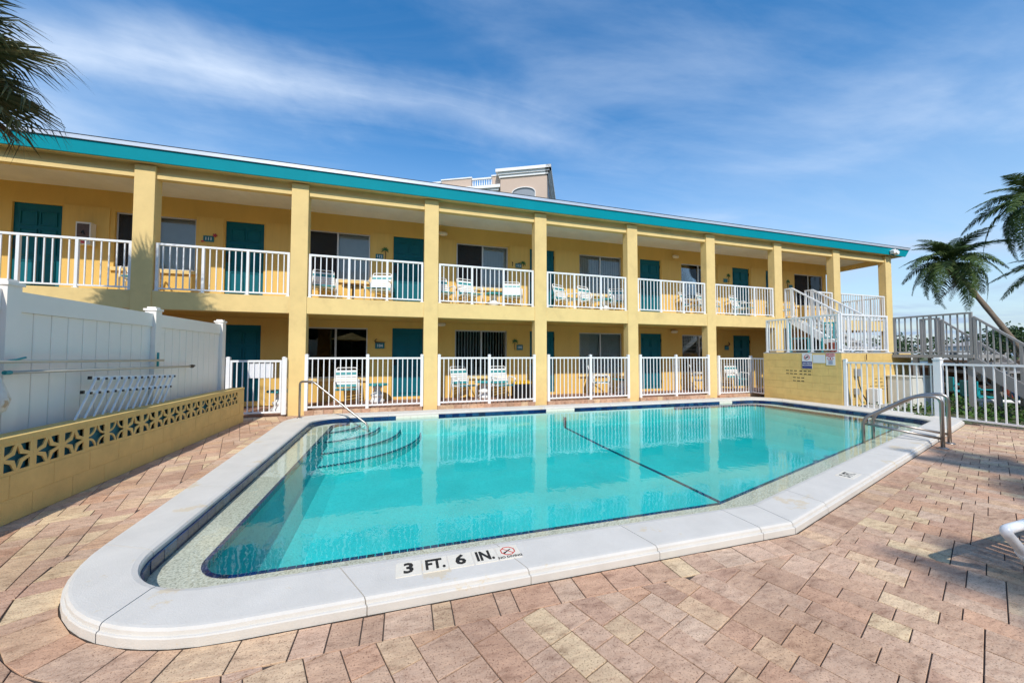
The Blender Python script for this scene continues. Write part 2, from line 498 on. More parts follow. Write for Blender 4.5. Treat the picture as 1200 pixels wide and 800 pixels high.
PALMLEAF = leaf_mat('palm_leaflet', (0.035, 0.07, 0.018), (0.075, 0.12, 0.035), (0.15, 0.19, 0.07))
PALMDEAD = leaf_mat('dead_palm_leaflet', (0.12, 0.08, 0.04), (0.19, 0.13, 0.07), (0.10, 0.06, 0.035), 0.8)
FANLEAF = leaf_mat('fan_palm_leaflet', (0.06, 0.075, 0.03), (0.11, 0.115, 0.05), (0.24, 0.20, 0.09), 0.45)
COVERLEAF = leaf_mat('ground_cover_leaf', (0.035, 0.085, 0.015), (0.065, 0.14, 0.025), (0.12, 0.19, 0.05))
TREELEAF = leaf_mat('tree_leaf', (0.025, 0.055, 0.018), (0.05, 0.09, 0.03), (0.085, 0.12, 0.045), 0.6)
TRUNK = pmat('palm_trunk_bark', (0.19, 0.145, 0.105), 0.9, 0.3, 5.0, 0.8, 30, streak=(1, 1, 6))


# ------------------------------------------------------------------ mesh helpers
class MB:
    def __init__(s):
        s.v, s.f = [], []

    def box(s, x0, y0, z0, x1, y1, z1, M=None):
        i = len(s.v)
        P = [(x0, y0, z0), (x1, y0, z0), (x1, y1, z0), (x0, y1, z0), (x0, y0, z1), (x1, y0, z1), (x1, y1, z1), (x0, y1, z1)]
        if M:
            P = [tuple(M @ Vector(p)) for p in P]
        s.v += P
        s.f += [(i, i + 3, i + 2, i + 1), (i + 4, i + 5, i + 6, i + 7), (i, i + 1, i + 5, i + 4), (i + 1, i + 2, i + 6, i + 5), (i + 2, i + 3, i + 7, i + 6), (i + 3, i, i + 4, i + 7)]
        return s

    def beam(s, a, b, w, h, up=(0, 0, 1)):
        """box section w x h swept from a to b"""
        a, b = Vector(a), Vector(b)
        d = (b - a).normalized()
        u = Vector(up)
        if abs(d.dot(u)) > 0.99:
            u = Vector((0, 1, 0))
        r = d.cross(u).normalized()
        u = r.cross(d)
        i = len(s.v)
        for p in (a, b):
            for sx, sz in ((-1, -1), (1, -1), (1, 1), (-1, 1)):
                s.v.append(tuple(p + r * (sx * w / 2) + u * (sz * h / 2)))
        s.f += [(i, i + 3, i + 2, i + 1), (i + 4, i + 5, i + 6, i + 7)]
        for k in range(4):
            s.f.append((i + k, i + (k + 1) % 4, i + 4 + (k + 1) % 4, i + 4 + k))
        s.f[-6:] = [tuple(reversed(q)) for q in s.f[-6:]]
        return s

    def tube(s, pts, r, n=8, caps=True):
        pts = [Vector(p) for p in pts]
        rs = r if isinstance(r, (list, tuple)) else [r] * len(pts)
        i0 = len(s.v)
        prev = None
        for k, p in enumerate(pts):
            d = (pts[min(k + 1, len(pts) - 1)] - pts[max(k - 1, 0)])
            d.normalize()
            if prev is None:
                u = Vector((0, 0, 1)) if abs(d.z) < 0.9 else Vector((1, 0, 0))
                prev = d.cross(u).normalized()
            else:
                prev = (prev - d * prev.dot(d)).normalized()
            w = d.cross(prev)
            for j in range(n):
                a = 2 * math.pi * j / n
                s.v.append(tuple(p + (prev * math.cos(a) + w * math.sin(a)) * rs[k]))
        for k in range(len(pts) - 1):
            for j in range(n):
                a, b = i0 + k * n + j, i0 + k * n + (j + 1) % n
                s.f.append((a, b, b + n, a + n))
        if caps:
            s.f.append(tuple(i0 + j for j in range(n))[::-1])
            s.f.append(tuple(i0 + (len(pts) - 1) * n + j for j in range(n)))
        return s

    def lathe(s, prof, c=(0, 0, 0), n=16):
        i0 = len(s.v)
        for r, z in prof:
            for j in range(n):
                a = 2 * math.pi * j / n
                s.v.append((c[0] + r * math.cos(a), c[1] + r * math.sin(a), c[2] + z))
        for k in range(len(prof) - 1):
            for j in range(n):
                a, b = i0 + k * n + j, i0 + k * n + (j + 1) % n
                s.f.append((a, b, b + n, a + n))
        s.f.append(tuple(i0 + j for j in range(n))[::-1])
        s.f.append(tuple(i0 + (len(prof) - 1) * n + j for j in range(n)))
        return s

    def prism(s, poly, z0, z1):
        i, n = len(s.v), len(poly)
        s.v += [(x, y, z0) for x, y in poly] + [(x, y, z1) for x, y in poly]
        s.f.append(tuple(range(i, i + n))[::-1])
        s.f.append(tuple(range(i + n, i + 2 * n)))
        for k in range(n):
            s.f.append((i + k, i + (k + 1) % n, i + n + (k + 1) % n, i + n + k))
        return s

    def chamfer_prism(s, poly, z0, z1, c=0.003, tilt=0.0):
        """prism with a chamfered top edge (convex polygon, counter-clockwise)"""
        n = len(poly)
        cx, cy = sum(p[0] for p in poly) / n, sum(p[1] for p in poly) / n
        i = len(s.v)
        tx, ty = random.uniform(-tilt, tilt), random.uniform(-tilt, tilt)
        def sh(p, k):
            dx, dy = cx - p[0], cy - p[1]
            L = math.hypot(dx, dy) or 1
            return p[0] + dx / L * k, p[1] + dy / L * k
        hz = lambda x, y: (x - cx) * tx + (y - cy) * ty
        s.v += [(x, y, z0) for x, y in poly]
        s.v += [(x, y, z1 - c + hz(x, y)) for x, y in poly]
        s.v += [(*sh(p, c * 1.5), z1 + hz(*p)) for p in poly]
        for L in (0, 1):
            for k in range(n):
                a, b = i + L * n + k, i + L * n + (k + 1) % n
                s.f.append((a, b, b + n, a + n))
        s.f.append(tuple(i + 2 * n + k for k in range(n)))
        return s

    def mesh(s, name, mats, smooth=False):
        me = bpy.data.meshes.new(name)
        me.from_pydata(s.v, [], s.f)
        for m in (mats if isinstance(mats, (list, tuple)) else [mats]):
            me.materials.append(m)
        if smooth:
            me.polygons.foreach_set('use_smooth', [True] * len(me.polygons))
        me.update()
        return me

    def build(s, name, mat, parent=None, smooth=False, loc=None):
        return link(name, s.mesh(name, mat, smooth), parent, loc)


def link(name, data, parent=None, loc=None, rz=0.0):
    o = bpy.data.objects.new(name, data)
    col.objects.link(o)
    if parent:
        o.parent = parent
    if loc is not None:
        o.location = loc
    if rz:
        o.rotation_euler = (0, 0, rz)
    return o


def bevel(o, w=0.01, seg=2):
    m = o.modifiers.new('bevel', 'BEVEL')
    m.width = w
    m.segments = seg
    m.limit_method = 'ANGLE'
    return o


def tag(o, label=None, cat=None, group=None, kind=None):
    for k, v in (('label', label), ('category', cat), ('group', group), ('kind', kind)):
        if v:
            o[k] = v
    return o


def thing(name, label, cat, loc=(0, 0, 0), rz=0.0, group=None):
    o = link(name, None, None, loc, rz)
    return tag(o, label, cat, group)


def struct(name, mb, mat, parent=None, smooth=False):
    o = mb.build(name, mat, parent, smooth)
    o['kind'] = 'structure'
    return o


CHILD = {}


def copy_tree(o, parent=None):
    c = o.copy()
    col.objects.link(c)
    c.parent = parent
    for ch in list(CHILD_OF(o)):
        copy_tree(ch, c)
    return c


def CHILD_OF(o):
    return [x for x in o.children]


def text(name, body, size, mat, parent, loc, rot, ext=0.001, offset=0.0, align='CENTER', scale=None):
    c = bpy.data.curves.new(name, 'FONT')
    c.body = body
    c.size = size
    c.extrude = ext
    c.offset = offset
    c.align_x = align
    c.align_y = 'CENTER'
    c.resolution_u = 2
    c.materials.append(mat)
    tmp = bpy.data.objects.new('tmp', c)
    col.objects.link(tmp)
    me = bpy.data.meshes.new_from_object(tmp.evaluated_get(bpy.context.evaluated_depsgraph_get()))
    bpy.data.objects.remove(tmp)
    if not me.materials:
        me.materials.append(mat)
    o = link(name, me, parent, loc)
    o.rotation_euler = rot
    if scale:
        o.scale = scale
    return o


def cyl2(mb, c, r0, r1, ax='y', depth=0.002, n=20):
    """flat ring facing -y (local x/z plane)"""
    i = len(mb.v)
    for k in range(n):
        a = 2 * math.pi * k / n
        for r in (r0, r1):
            for dd in (0, depth):
                mb.v.append((c[0] + r * math.cos(a), c[1] - dd, c[2] + r * math.sin(a)))
    for k in range(n):
        a, b = i + 4 * k, i + 4 * ((k + 1) % n)
        mb.f += [(a + 1, a + 3, b + 3, b + 1), (a, a + 1, b + 1, b), (a + 2, b + 2, b + 3, a + 3), (a, b, b + 2, a + 2)]
    return mb


# ------------------------------------------------------------------ polygons for the pool
def corner_poly(verts, edge_n, arc_n):
    """verts: (x, y, r) in order; returns closed list with arc_n points per corner and edge_n per edge between."""
    P = []
    n = len(verts)
    arcs = []
    for i in range(n):
        p = Vector(verts[i][:2])
        a = Vector(verts[i - 1][:2])
        b = Vector(verts[(i + 1) % n][:2])
        r = verts[i][2]
        d1, d2 = (a - p).normalized(), (b - p).normalized()
        ang = d1.angle(d2)
        t = r / math.tan(ang / 2)
        s, e = p + d1 * t, p + d2 * t
        c = p + (d1 + d2).normalized() * (r / math.sin(ang / 2))
        a0 = math.atan2(s.y - c.y, s.x - c.x)
        a1 = math.atan2(e.y - c.y, e.x - c.x)
        da = (a1 - a0 + math.pi) % (2 * math.pi) - math.pi
        arcs.append([(c.x + r * math.cos(a0 + da * k / (arc_n - 1)), c.y + r * math.sin(a0 + da * k / (arc_n - 1))) for k in range(arc_n)])
    for i in range(n):
        P += arcs[i]
        q0, q1 = arcs[i][-1], arcs[(i + 1) % n][0]
        for k in range(1, edge_n + 1):
            t = k / (edge_n + 1)
            P.append((q0[0] + (q1[0] - q0[0]) * t, q0[1] + (q1[1] - q0[1]) * t))
    return P


EN, AN = 11, 15
# counter-clockwise: far left, near left, near mid, near right, far right
INNER = [(3.55, -0.90, 0.50), (3.67, -6.64, 0.55), (8.12, -6.69, 0.20), (15.40, -4.62, 0.45), (15.40, -1.02, 0.60)]
OUTER = [(2.98, -0.46, 0.75), (3.335, -7.03, 1.18), (8.10, -7.07, 0.12), (16.10, -4.80, 0.45), (15.86, -0.62, 0.70)]
SHELF = [(3.90, -0.93, 0.25), (3.93, -6.35, 0.30), (8.12, -6.36, 0.15), (15.05, -4.38, 0.30), (15.05, -1.05, 0.40)]
inner = corner_poly(INNER, EN, AN)
outer = corner_poly(OUTER, EN, AN)
shelf = corner_poly(SHELF, EN, AN)
DEEP = [(4.28, -0.96, 0.30), (4.32, -5.98, 0.36), (8.08, -5.99, 0.25), (14.65, -3.98, 0.36), (14.65, -1.08, 0.40)]
deep = corner_poly(DEEP, EN, AN)
NP = len(inner)


def offset_poly(P, d):
    """move outwards (polygon is counter-clockwise) by d"""
    n = len(P)
    out = []
    for i in range(n):
        a, b = Vector(P[i - 1]), Vector(P[(i + 1) % n])
        t = (b - a).normalized()
        out.append((P[i][0] + t.y * d, P[i][1] - t.x * d))
    return out


WZ = -0.012
FLOOR = lambda y: -0.42 - 0.33 * (-1 - y) / 5.3


# ------------------------------------------------------------------ ground sheets with the pool cut out
def sheet_with_hole(name, rect, hole, z, mat):
    bm = bmesh.new()
    def loop(P):
        vs_ = [bm.verts.new((x, y, z)) for x, y in P]
        return [bm.edges.new((vs_[i], vs_[(i + 1) % len(vs_)])) for i in range(len(vs_))]
    ed = loop(rect) + loop(hole)
    bmesh.ops.triangle_fill(bm, edges=ed, use_beauty=True, normal=(0, 0, 1))
    bmesh.ops.recalc_face_normals(bm, faces=bm.faces)
    for f in bm.faces:
        if f.normal.z < 0:
            f.normal_flip()
    me = bpy.data.meshes.new(name)
    bm.to_mesh(me)
    bm.free()
    me.materials.append(mat)
    o = link(name, me)
    o['kind'] = 'structure'
    return o


mid = [((a[0] + b[0]) / 2, (a[1] + b[1]) / 2) for a, b in zip(inner, outer)]
sheet_with_hole('ground', [(-1500, -1200), (1500, -1200), (1500, 2000), (-1500, 2000)], mid, -0.06, SOIL)
sheet_with_hole('deck_sand_bed', [(-3, -14), (16.02, -14), (16.02, 0.2), (-3, 0.2)], mid, -0.0065, SAND)
struct('bay', MB().box(27, -700, -0.30, 1400, 900, -0.045), BAYM)

# ------------------------------------------------------------------ pool
coping = link('pool_coping', None)
coping['kind'] = 'structure'
prof = [(0.0, 0.0), (0.0, 0.044), (0.012, 0.049), (0.045, 0.050), (0.052, 0.068), (0.085, 0.078), (0.13, 0.0795), (0.88, 0.079), (0.97, 0.073), (1.0, 0.060), (1.0, 0.034), (0.9, 0.031), (0.5, 0.0)]


def coping_piece(i0, i1):
    mb = MB()
    idx = list(range(i0, i1 + 1))
    m = len(prof)
    for q, i in enumerate(idx):
        a, b = Vector(outer[i % NP]), Vector(inner[i % NP])
        na = Vector(outer[(i + 1) % NP]) - Vector(outer[(i - 1) % NP])
        na.normalize()
        sh = na * (0.003 if q == 0 else (-0.003 if q == len(idx) - 1 else 0))
        for t, z in prof:
            p = a.lerp(b, t) + sh
            mb.v.append((p.x, p.y, z))
    for q in range(len(idx) - 1):
        for j in range(m):
            mb.f.append((q * m + j, q * m + (j + 1) % m, (q + 1) * m + (j + 1) % m, (q + 1) * m + j))
    mb.f.append(tuple(range(m))[::-1])
    L = (len(idx) - 1) * m
    mb.f.append(tuple(L + j for j in range(m)))
    mb.f = [tuple(reversed(f)) for f in mb.f]
    return mb


K = AN + EN
cuts = []
for c in range(5):
    base = c * K
    e0 = base + AN - 1
    seg = {0: [0, 3, 6, 9, 12], 1: [-5, 2, 5, 8, 11], 2: [-7, 1, 3, 5, 7, 9, 11], 3: [0, 4, 8, 12], 4: [0, 3, 5, 7, 9, 11]}[c]
    cuts += [(e0 + k) % NP for k in seg]
cuts = sorted(set(cuts))
for a, b in zip(cuts, cuts[1:] + [cuts[0] + NP]):
    coping_piece(a, b).build('coping_stone', COPING, coping)

# basin shell
mb = MB()
wall_top = offset_poly(inner, 0.012)
for P, z in ((wall_top, 0.032), (inner, -0.056), (shelf, -0.058)):
    mb.v += [(x, y, z) for x, y in P]
for q, zq in ((0.05, 0.22), (0.22, 0.55), (0.55, 0.88), (1.0, 1.0)):
    for a_, b_ in zip(shelf, deep):
        x, y = a_[0] + (b_[0] - a_[0]) * q, a_[1] + (b_[1] - a_[1]) * q
        mb.v.append((x, y, -0.058 + (FLOOR(y) + 0.058) * zq))
for L in range(6):
    for k in range(NP):
        a, b = L * NP + k, L * NP + (k + 1) % NP
        mb.f.append((a + NP, b + NP, b, a))
mb.f.append(tuple(6 * NP + k for k in range(NP)))
basin = struct('pool_basin', mb, [PLASTER, BLUEPLASTER])
for i_, f_ in enumerate(basin.data.polygons):
    f_.material_index = 1 if i_ >= 2 * NP else 0
# waterline tiles: left, near, right and far walls
def arclen(P):
    L = [0]
    for i in range(len(P)):
        L.append(L[-1] + math.dist(P[i], P[(i + 1) % len(P)]))
    return L


def along(P, L, s):
    s %= L[-1]
    import bisect
    i = min(bisect.bisect_right(L, s) - 1, len(P) - 1)
    t = (s - L[i]) / max(1e-9, L[i + 1] - L[i])
    a, b = P[i], P[(i + 1) % len(P)]
    return (a[0] + (b[0] - a[0]) * t, a[1] + (b[1] - a[1]) * t)


Li = arclen(inner)
tile_mesh = MB().box(-0.0735, 0.0, -0.055, 0.0735, 0.018, 0.0315).mesh('tile', BLUETILE)
cream_mesh = MB().box(-0.0735, -0.001, -0.055, 0.0735, 0.018, 0.0315).mesh('cream_tile', CREAMTILE)
nt_ = int(Li[-1] / 0.15)
for k in range(nt_):
    s = (k + 0.5) * Li[-1] / nt_
    a, b = along(inner, Li, s - 0.06), along(inner, Li, s + 0.06)
    c = along(inner, Li, s)
    ang = math.atan2(b[1] - a[1], b[0] - a[0])
    far = c[1] > -1.4 and 4 < c[0] < 15
    cream = far and (any(abs(c[0] - q) < 0.4 for q in (5.55, 8.95)) or abs(c[0] - 14.0) < 0.25)
    link('tile', cream_mesh if cream else tile_mesh, basin, (c[0], c[1], 0), ang)
# navy edging tiles on the shelf nose
mb = MB()
Ls = arclen(shelf)
n_ = int(Ls[-1] / 0.055)
for k in range(n_):
    s = (k + 0.5) * Ls[-1] / n_
    c = along(shelf, Ls, s)
    if c[1] > -1.02 and 4.2 < c[0] < 14.6:
        continue
    a, b = along(shelf, Ls, s - 0.02), along(shelf, Ls, s + 0.02)
    M = Matrix.Translation((c[0], c[1], -0.058)) @ Matrix.Rotation(math.atan2(b[1] - a[1], b[0] - a[0]), 4, 'Z')
    mb.box(-0.025, -0.004, -0.05, 0.025, 0.028, 0.005, M)
o = mb.build('edge_tile', NAVYTILE, basin)
o['kind'] = 'stuff'
# depth-change stripe: across the floor and up the far wall
mb = MB()
pts = [(9.04, -0.99), (9.10, -1.8), (9.15, -2.5), (9.25, -3.4), (9.34, -4.1), (9.45, -5.2), (9.52, -6.0)]
for k in range(60):
    t = k / 60 * 6
    i = min(int(t), 5)
    f0, f1 = t - i, min(t - i + 0.092, 1.0)
    P = [Vector(pts[i]).lerp(Vector(pts[i + 1]), q) for q in (f0, f1)]
    mb.beam((*P[0], FLOOR(P[0].y) + 0.004), (*P[1], FLOOR(P[1].y) + 0.004), 0.055, 0.012)
for k in range(4):
    mb.box(9.01, -1.045, -0.40 + k * 0.06, 9.065, -0.985, -0.345 + k * 0.06)
o = mb.build('floor_stripe', NAVYTILE, basin)
o['kind'] = 'stuff'
# round corner steps
steps = link('pool_steps', None)
steps['kind'] = 'structure'
for ra, rb, zt in ((2.02, 2.08, -0.34), (1.60, 1.62, -0.26), (1.18, 1.15, -0.18), (0.80, 0.70, -0.11)):
    cx, cy = 3.60, -0.93
    nn = 22
    arc = [(cx + ra * math.cos(-t * math.pi / 2 / nn), cy + rb * math.sin(-t * math.pi / 2 / nn)) for t in range(nn + 1)]
    st = MB().prism([(cx, cy)] + arc[::-1], -0.8, zt).build('step', BLUEPLASTER, steps)
    mb = MB()
    for a, b in zip(arc, arc[1:]):
        for q in range(3):
            A = Vector(a).lerp(Vector(b), q / 3 + 0.02)
            B = Vector(a).lerp(Vector(b), q / 3 + 0.31)
            mb.beam((A.x, A.y, zt - 0.01), (B.x, B.y, zt - 0.001), 0.034, 0.010)
    e = mb.build('step_edging', NAVYTILE, st)
    e['kind'] = 'stuff'
# the water: a closed body
wout = offset_poly(inner, 0.010)
struct('pool_water', MB().prism(wout, -1.2, WZ), WATER)

# depth-marker tiles on the coping (read from the deck)
Zc = 0.079
def ground_text(body, size, x, y, rz, parent, mat, offset=0.0, sc=None):
    return text('letter', body, size, mat, parent, (x, y, 0.0045), (0, 0, rz), 0.0004, offset, scale=sc)


tx = 5.19
for body in ('3', 'FT.', '6', 'IN.', None):
    t_ = MB().box(-0.073, -0.073, 0, 0.073, 0.073, 0.004).build('depth_tile', CREAMTILE, coping)
    t_.location = (tx + 0.073, -6.823, Zc)
    if body:
        ground_text(body, 0.142 if len(body) == 1 else 0.136, 0.0, 0.0, 0, t_, BLACKPRINT, 0.0052, (0.95, 1.0, 1) if len(body) == 1 else (0.70, 1.04, 1))
    else:
        m2 = MB()
        for k in range(8):
            a0, a1 = R(22.5 + 45 * k), R(22.5 + 45 * (k + 1))
            m2.beam((0.047 * math.cos(a0), 0.016 + 0.047 * math.sin(a0), 0.0045), (0.047 * math.cos(a1), 0.016 + 0.047 * math.sin(a1), 0.0045), 0.007, 0.001)
        m2.beam((-0.033, 0.049, 0.0047), (0.033, -0.017, 0.0047), 0.006, 0.001)
        m2.build('no_diving_symbol', REDPRINT, t_)
        m3 = MB().beam((-0.022, 0.0, 0.0049), (0.02, 0.03, 0.0049), 0.008, 0.0012).beam((-0.03, -0.008, 0.0049), (-0.02, 0.002, 0.0049), 0.014, 0.0012)
        m3.build('diver_mark', BLACKPRINT, t_)
        ground_text('NO DIVING', 0.03, 0.0, -0.052, 0, t_, BLACKPRINT, 0.001)
    tx += 0.1555
dang = math.atan2(2.07, 7.28)
t_ = MB().box(-0.14, -0.072, 0, 0.14, 0.072, 0.004).build('depth_tile', CREAMTILE, coping)
t_.location = (9.80, -6.425, Zc)
t_.rotation_euler = (0, 0, dang)
ground_text('5 FT.', 0.125, 0, 0, 0, t_, BLACKPRINT, 0.004, (0.8, 1, 1))

# ------------------------------------------------------------------ paver deck
deck = link('paver_deck', None)
deck['kind'] = 'structure'
border_out = offset_poly(outer, 0.20)
pieces = []          # polygons of all pavers
Lo = arclen(outer)
s = 0.0
while s < Lo[-1]:
    w = random.choice((0.105, 0.15, 0.15, 0.205, 0.24))
    s2 = min(s + w, Lo[-1])
    g = 0.0032
    a, b = along(outer, Lo, s + g), along(outer, Lo, s2 - g)
    Lb = Lo[-1]
    def outpt(q, d):
        t0, t1 = along(outer, Lo, q - 0.02), along(outer, Lo, q + 0.02)
        t = (Vector(t1) - Vector(t0)).normalized()
        p = along(outer, Lo, q)
        return (p[0] + t.y * d, p[1] - t.x * d)
    poly = [outpt(s + g, 0.008), outpt(s + g, 0.197), outpt(s2 - g, 0.197), outpt(s2 - g, 0.008)]
    c = (sum(p[0] for p in poly) / 4, sum(p[1] for p in poly) / 4)
    if c[1] < -0.12 and c[0] < 15.9:
        pieces.append(poly)
    s = s2
# field: greedy random ashlar on a lattice turned 20 degrees
U = 0.0725
ca, sa = math.cos(PAVER_ROT), math.sin(PAVER_ROT)
corners = [(1.0, -10.4), (16.2, -10.4), (16.2, 0.1), (1.0, 0.1)]
loc = [(x * ca + y * sa, -x * sa + y * ca) for x, y in corners]
i0, i1 = int(min(p[0] for p in loc) / U) - 1, int(max(p[0] for p in loc) / U) + 2
j0, j1 = int(min(p[1] for p in loc) / U) - 1, int(max(p[1] for p in loc) / U) + 2
W_, H_ = i1 - i0, j1 - j0
occ = bytearray(W_ * H_)
rp = random.Random(21)
SH = [(2, 2), (2, 2), (3, 2), (2, 3), (3, 2), (2, 3), (4, 2), (2, 4), (3, 3)]


def fits(i, j, w, h):
    if i + w > W_ or j + h > H_:
        return False
    for jj in range(j, j + h):
        r0 = jj * W_ + i
        if any(occ[r0:r0 + w]):
            return False
    return True


field_rects = []
for j in range(H_):
    i = 0
    while i < W_:
        if occ[j * W_ + i]:
            i += 1
            continue
        run = 0
        while i + run < W_ and not occ[j * W_ + i + run] and run < 8:
            run += 1
        opts = SH[:]
        rp.shuffle(opts)
        pick = None
        for w, h in opts:
            if w <= run and run - w != 1 and fits(i, j, w, h):
                pick = (w, h)
                break
        if not pick:
            for w, h in ((run, 2), (run, 1), (1, 2), (1, 1)):
                if w <= 4 and fits(i, j, w, h):
                    pick = (w, h)
                    break
        if not pick:
            pick = (1, 1)
        w, h = pick
        for jj in range(j, j + h):
            for ii in range(i, i + w):
                occ[jj * W_ + ii] = 1
        field_rects.append((i + i0, j + j0, w, h))
        i += w


def clip(poly, a, b, keep_right=True):
    """keep the part of a convex polygon outside (right of) edge a->b"""
    out = []
    f = lambda p: (b[0] - a[0]) * (p[1] - a[1]) - (b[1] - a[1]) * (p[0] - a[0])
    n = len(poly)
    for k in range(n):
        p, q = poly[k], poly[(k + 1) % n]
        fp, fq = -f(p), -f(q)
        if fp >= 0:
            out.append(p)
        if (fp > 0) != (fq > 0) and abs(fp - fq) > 1e-12:
            t = fp / (fp - fq)
            out.append((p[0] + (q[0] - p[0]) * t, p[1] + (q[1] - p[1]) * t))
    return out


def area(P):
    return abs(sum(P[k][0] * P[(k + 1) % len(P)][1] - P[(k + 1) % len(P)][0] * P[k][1] for k in range(len(P)))) / 2


BO = offset_poly(outer, 0.2005)


def inside(P, p):
    n = len(P)
    return all((P[(k + 1) % n][0] - P[k][0]) * (p[1] - P[k][1]) - (P[(k + 1) % n][1] - P[k][1]) * (p[0] - P[k][0]) >= -1e-9 for k in range(n) if math.dist(P[k], P[(k + 1) % n]) > 1e-6)


for (i, j, w, h) in field_rects:
    g = 0.0026
    L = [(i * U + g, j * U + g), ((i + w) * U - g, j * U + g), ((i + w) * U - g, (j + h) * U - g), (i * U + g, (j + h) * U - g)]
    poly = [(x * ca - y * sa, x * sa + y * ca) for x, y in L]
    cx, cy = sum(p[0] for p in poly) / 4, sum(p[1] for p in poly) / 4
    if not (1.5 < cx < 16.2 and -10.3 < cy < 0.0):
        continue
    ins = [inside(BO, p) for p in poly]
    if all(ins):
        continue
    hit = any(ins)
    if not hit:
        # an edge of the border may still poke in; test its points
        for p in BO:
            if inside([poly[0], poly[1], poly[2], poly[3]], p):
                hit = True
                break
    if hit:
        best, ba = None, 0
        n = len(BO)
        for k in range(n):
            if math.dist(BO[k], BO[(k + 1) % n]) < 1e-6:
                continue
            q = clip(poly, BO[k], BO[(k + 1) % n])
            if len(q) >= 3 and area(q) > ba:
                best, ba = q, area(q)
        if not best or ba < 0.0012:
            continue
        poly = best
    for (a, b) in (((2.19, 0.5), (2.19, -11.0)), ((15.98, -11.0), (15.98, 0.5)), ((20.0, -0.05), (0.0, -0.05))):
        # keep inside the deck: right wall/fence lines
        poly = clip(poly, a, b) if False else poly
    pieces.append(poly)

rotT = rot.transposed()


def pix(p):
    v = rotT @ (Vector(p) - CAM)
    if v.z > -0.2:
        return None
    return (512 + 362 * v.x / -v.z, 341 - 362 * v.y / -v.z)


def shown(poly):
    q = [pix((x, y, 0)) for x, y in poly]
    if any(k is None for k in q):
        return 0
    cx, cy = sum(k[0] for k in q) / len(q), sum(k[1] for k in q) / len(q)
    if not (-5 < cx < 1029 and -5 < cy < 690):
        return 0
    return area(q)


pieces = [p for p in pieces if len(p) >= 3 and area(p) > 0.0008]
rank = sorted(range(len(pieces)), key=lambda k: -shown(pieces[k]))
near = set(rank[:300])
stuff = MB()
for k, poly in enumerate(pieces):
    if sum(poly[q][0] * poly[(q + 1) % len(poly)][1] - poly[(q + 1) % len(poly)][0] * poly[q][1] for q in range(len(poly))) < 0:
        poly = poly[::-1]
    z1 = random.uniform(-0.0015, 0.0015)
    if k in near:
        c = (sum(p[0] for p in poly) / len(poly), sum(p[1] for p in poly) / len(poly))
        MB().chamfer_prism([(x - c[0], y - c[1]) for x, y in poly], -0.035, z1, 0.0016, 0.006).build('paver', PAVER, deck, False, (c[0], c[1], 0))
    else:
        stuff.chamfer_prism(poly, -0.035, z1, 0.0016, 0.006)
o = stuff.build('paver_field', PAVER, deck)
o['kind'] = 'stuff'

# ------------------------------------------------------------------ motel building
P0, PB, CW, CD = 2.81, 2.917, 0.345, 0.24
COLX = [-2.92, 0.0] + [P0 + PB * k for k in range(8)]
HS, ST, SB, D = 5.23, 2.64, 2.27, 1.5
motel = thing('motel_building', 'two storey yellow motel with teal fascia and open galleries behind the pool', 'motel')
cm = MB().box(0, 0, 0, CW, CD, HS).mesh('column', STUCCO)
for x in COLX:
    o = link('column', cm, motel, (x, 0, -0.02))
    bevel(o, 0.008)
# walkway slab with a brick nosing
walk = struct('walkway', MB().box(2.83, 0.005, -0.05, 23.9, D + 0.1, 0.10).box(-6, 0.02, -0.05, 2.82, D + 0.1, 0.03), WALKBRICK)
bk = MB().chamfer_prism([(0, 0), (0.19, 0), (0.19, 0.10), (0, 0.10)], 0, 0.101, 0.004).mesh('brick', PAVER)
for k in range(len(COLX) - 1):
    x = COLX[k] + CW + 0.01
    if x < 2.8 or x > 16.2:
        continue
    while x + 0.19 < COLX[k + 1] - 0.005:
        link('brick', bk, walk, (x, -0.075, -0.0))
        x += 0.196
mb = MB()
for k in range(len(COLX) - 1):
    mb.box(COLX[k] + CW + 0.001, 0.015, SB, COLX[k + 1] - 0.001, 0.22, ST)
mb.box(-6, 0.2205, SB + 0.02, 23.55, D - 0.001, ST - 0.003)
mb.box(-6, 0.015, SB, COLX[0] - 0.001, 0.22, ST)
mb.build('gallery_slab', STUCCO, motel)
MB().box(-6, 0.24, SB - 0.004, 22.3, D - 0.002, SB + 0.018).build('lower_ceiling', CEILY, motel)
mb = MB()
for k in range(-1, len(COLX) - 1):
    xa = COLX[k] + CW + 0.001 if k >= 0 else -6
    xb = COLX[k + 1] - 0.001
    mb.box(xa, 0.045, 4.965, xb, 0.19, 5.09)
    mb.box(xa, 0.09, 5.091, xb, 0.19, HS + 0.02)
mb.box(23.30, 0.25, 4.96, 23.50, D + 2.0, 5.2)
mb.build('eave_beam', STUCCO, motel)
MB().box(-6, 0.195, 5.125, 23.28, 8.2, 5.19).build('upper_ceiling', CEIL, motel)
# roof with raked right end
def raked(y0, y1, z0, z1, xt, xb, x0=-6):
    m = MB()
    m.v = [(x0, y0, z0), (xb, y0, z0), (xb, y1, z0), (x0, y1, z0), (x0, y0, z1), (xt, y0, z1), (xt, y1, z1), (x0, y1, z1)]
    m.f = [(0, 3, 2, 1), (4, 5, 6, 7), (0, 1, 5, 4), (1, 2, 6, 5), (2, 3, 7, 6), (3, 0, 4, 7)]
    return m


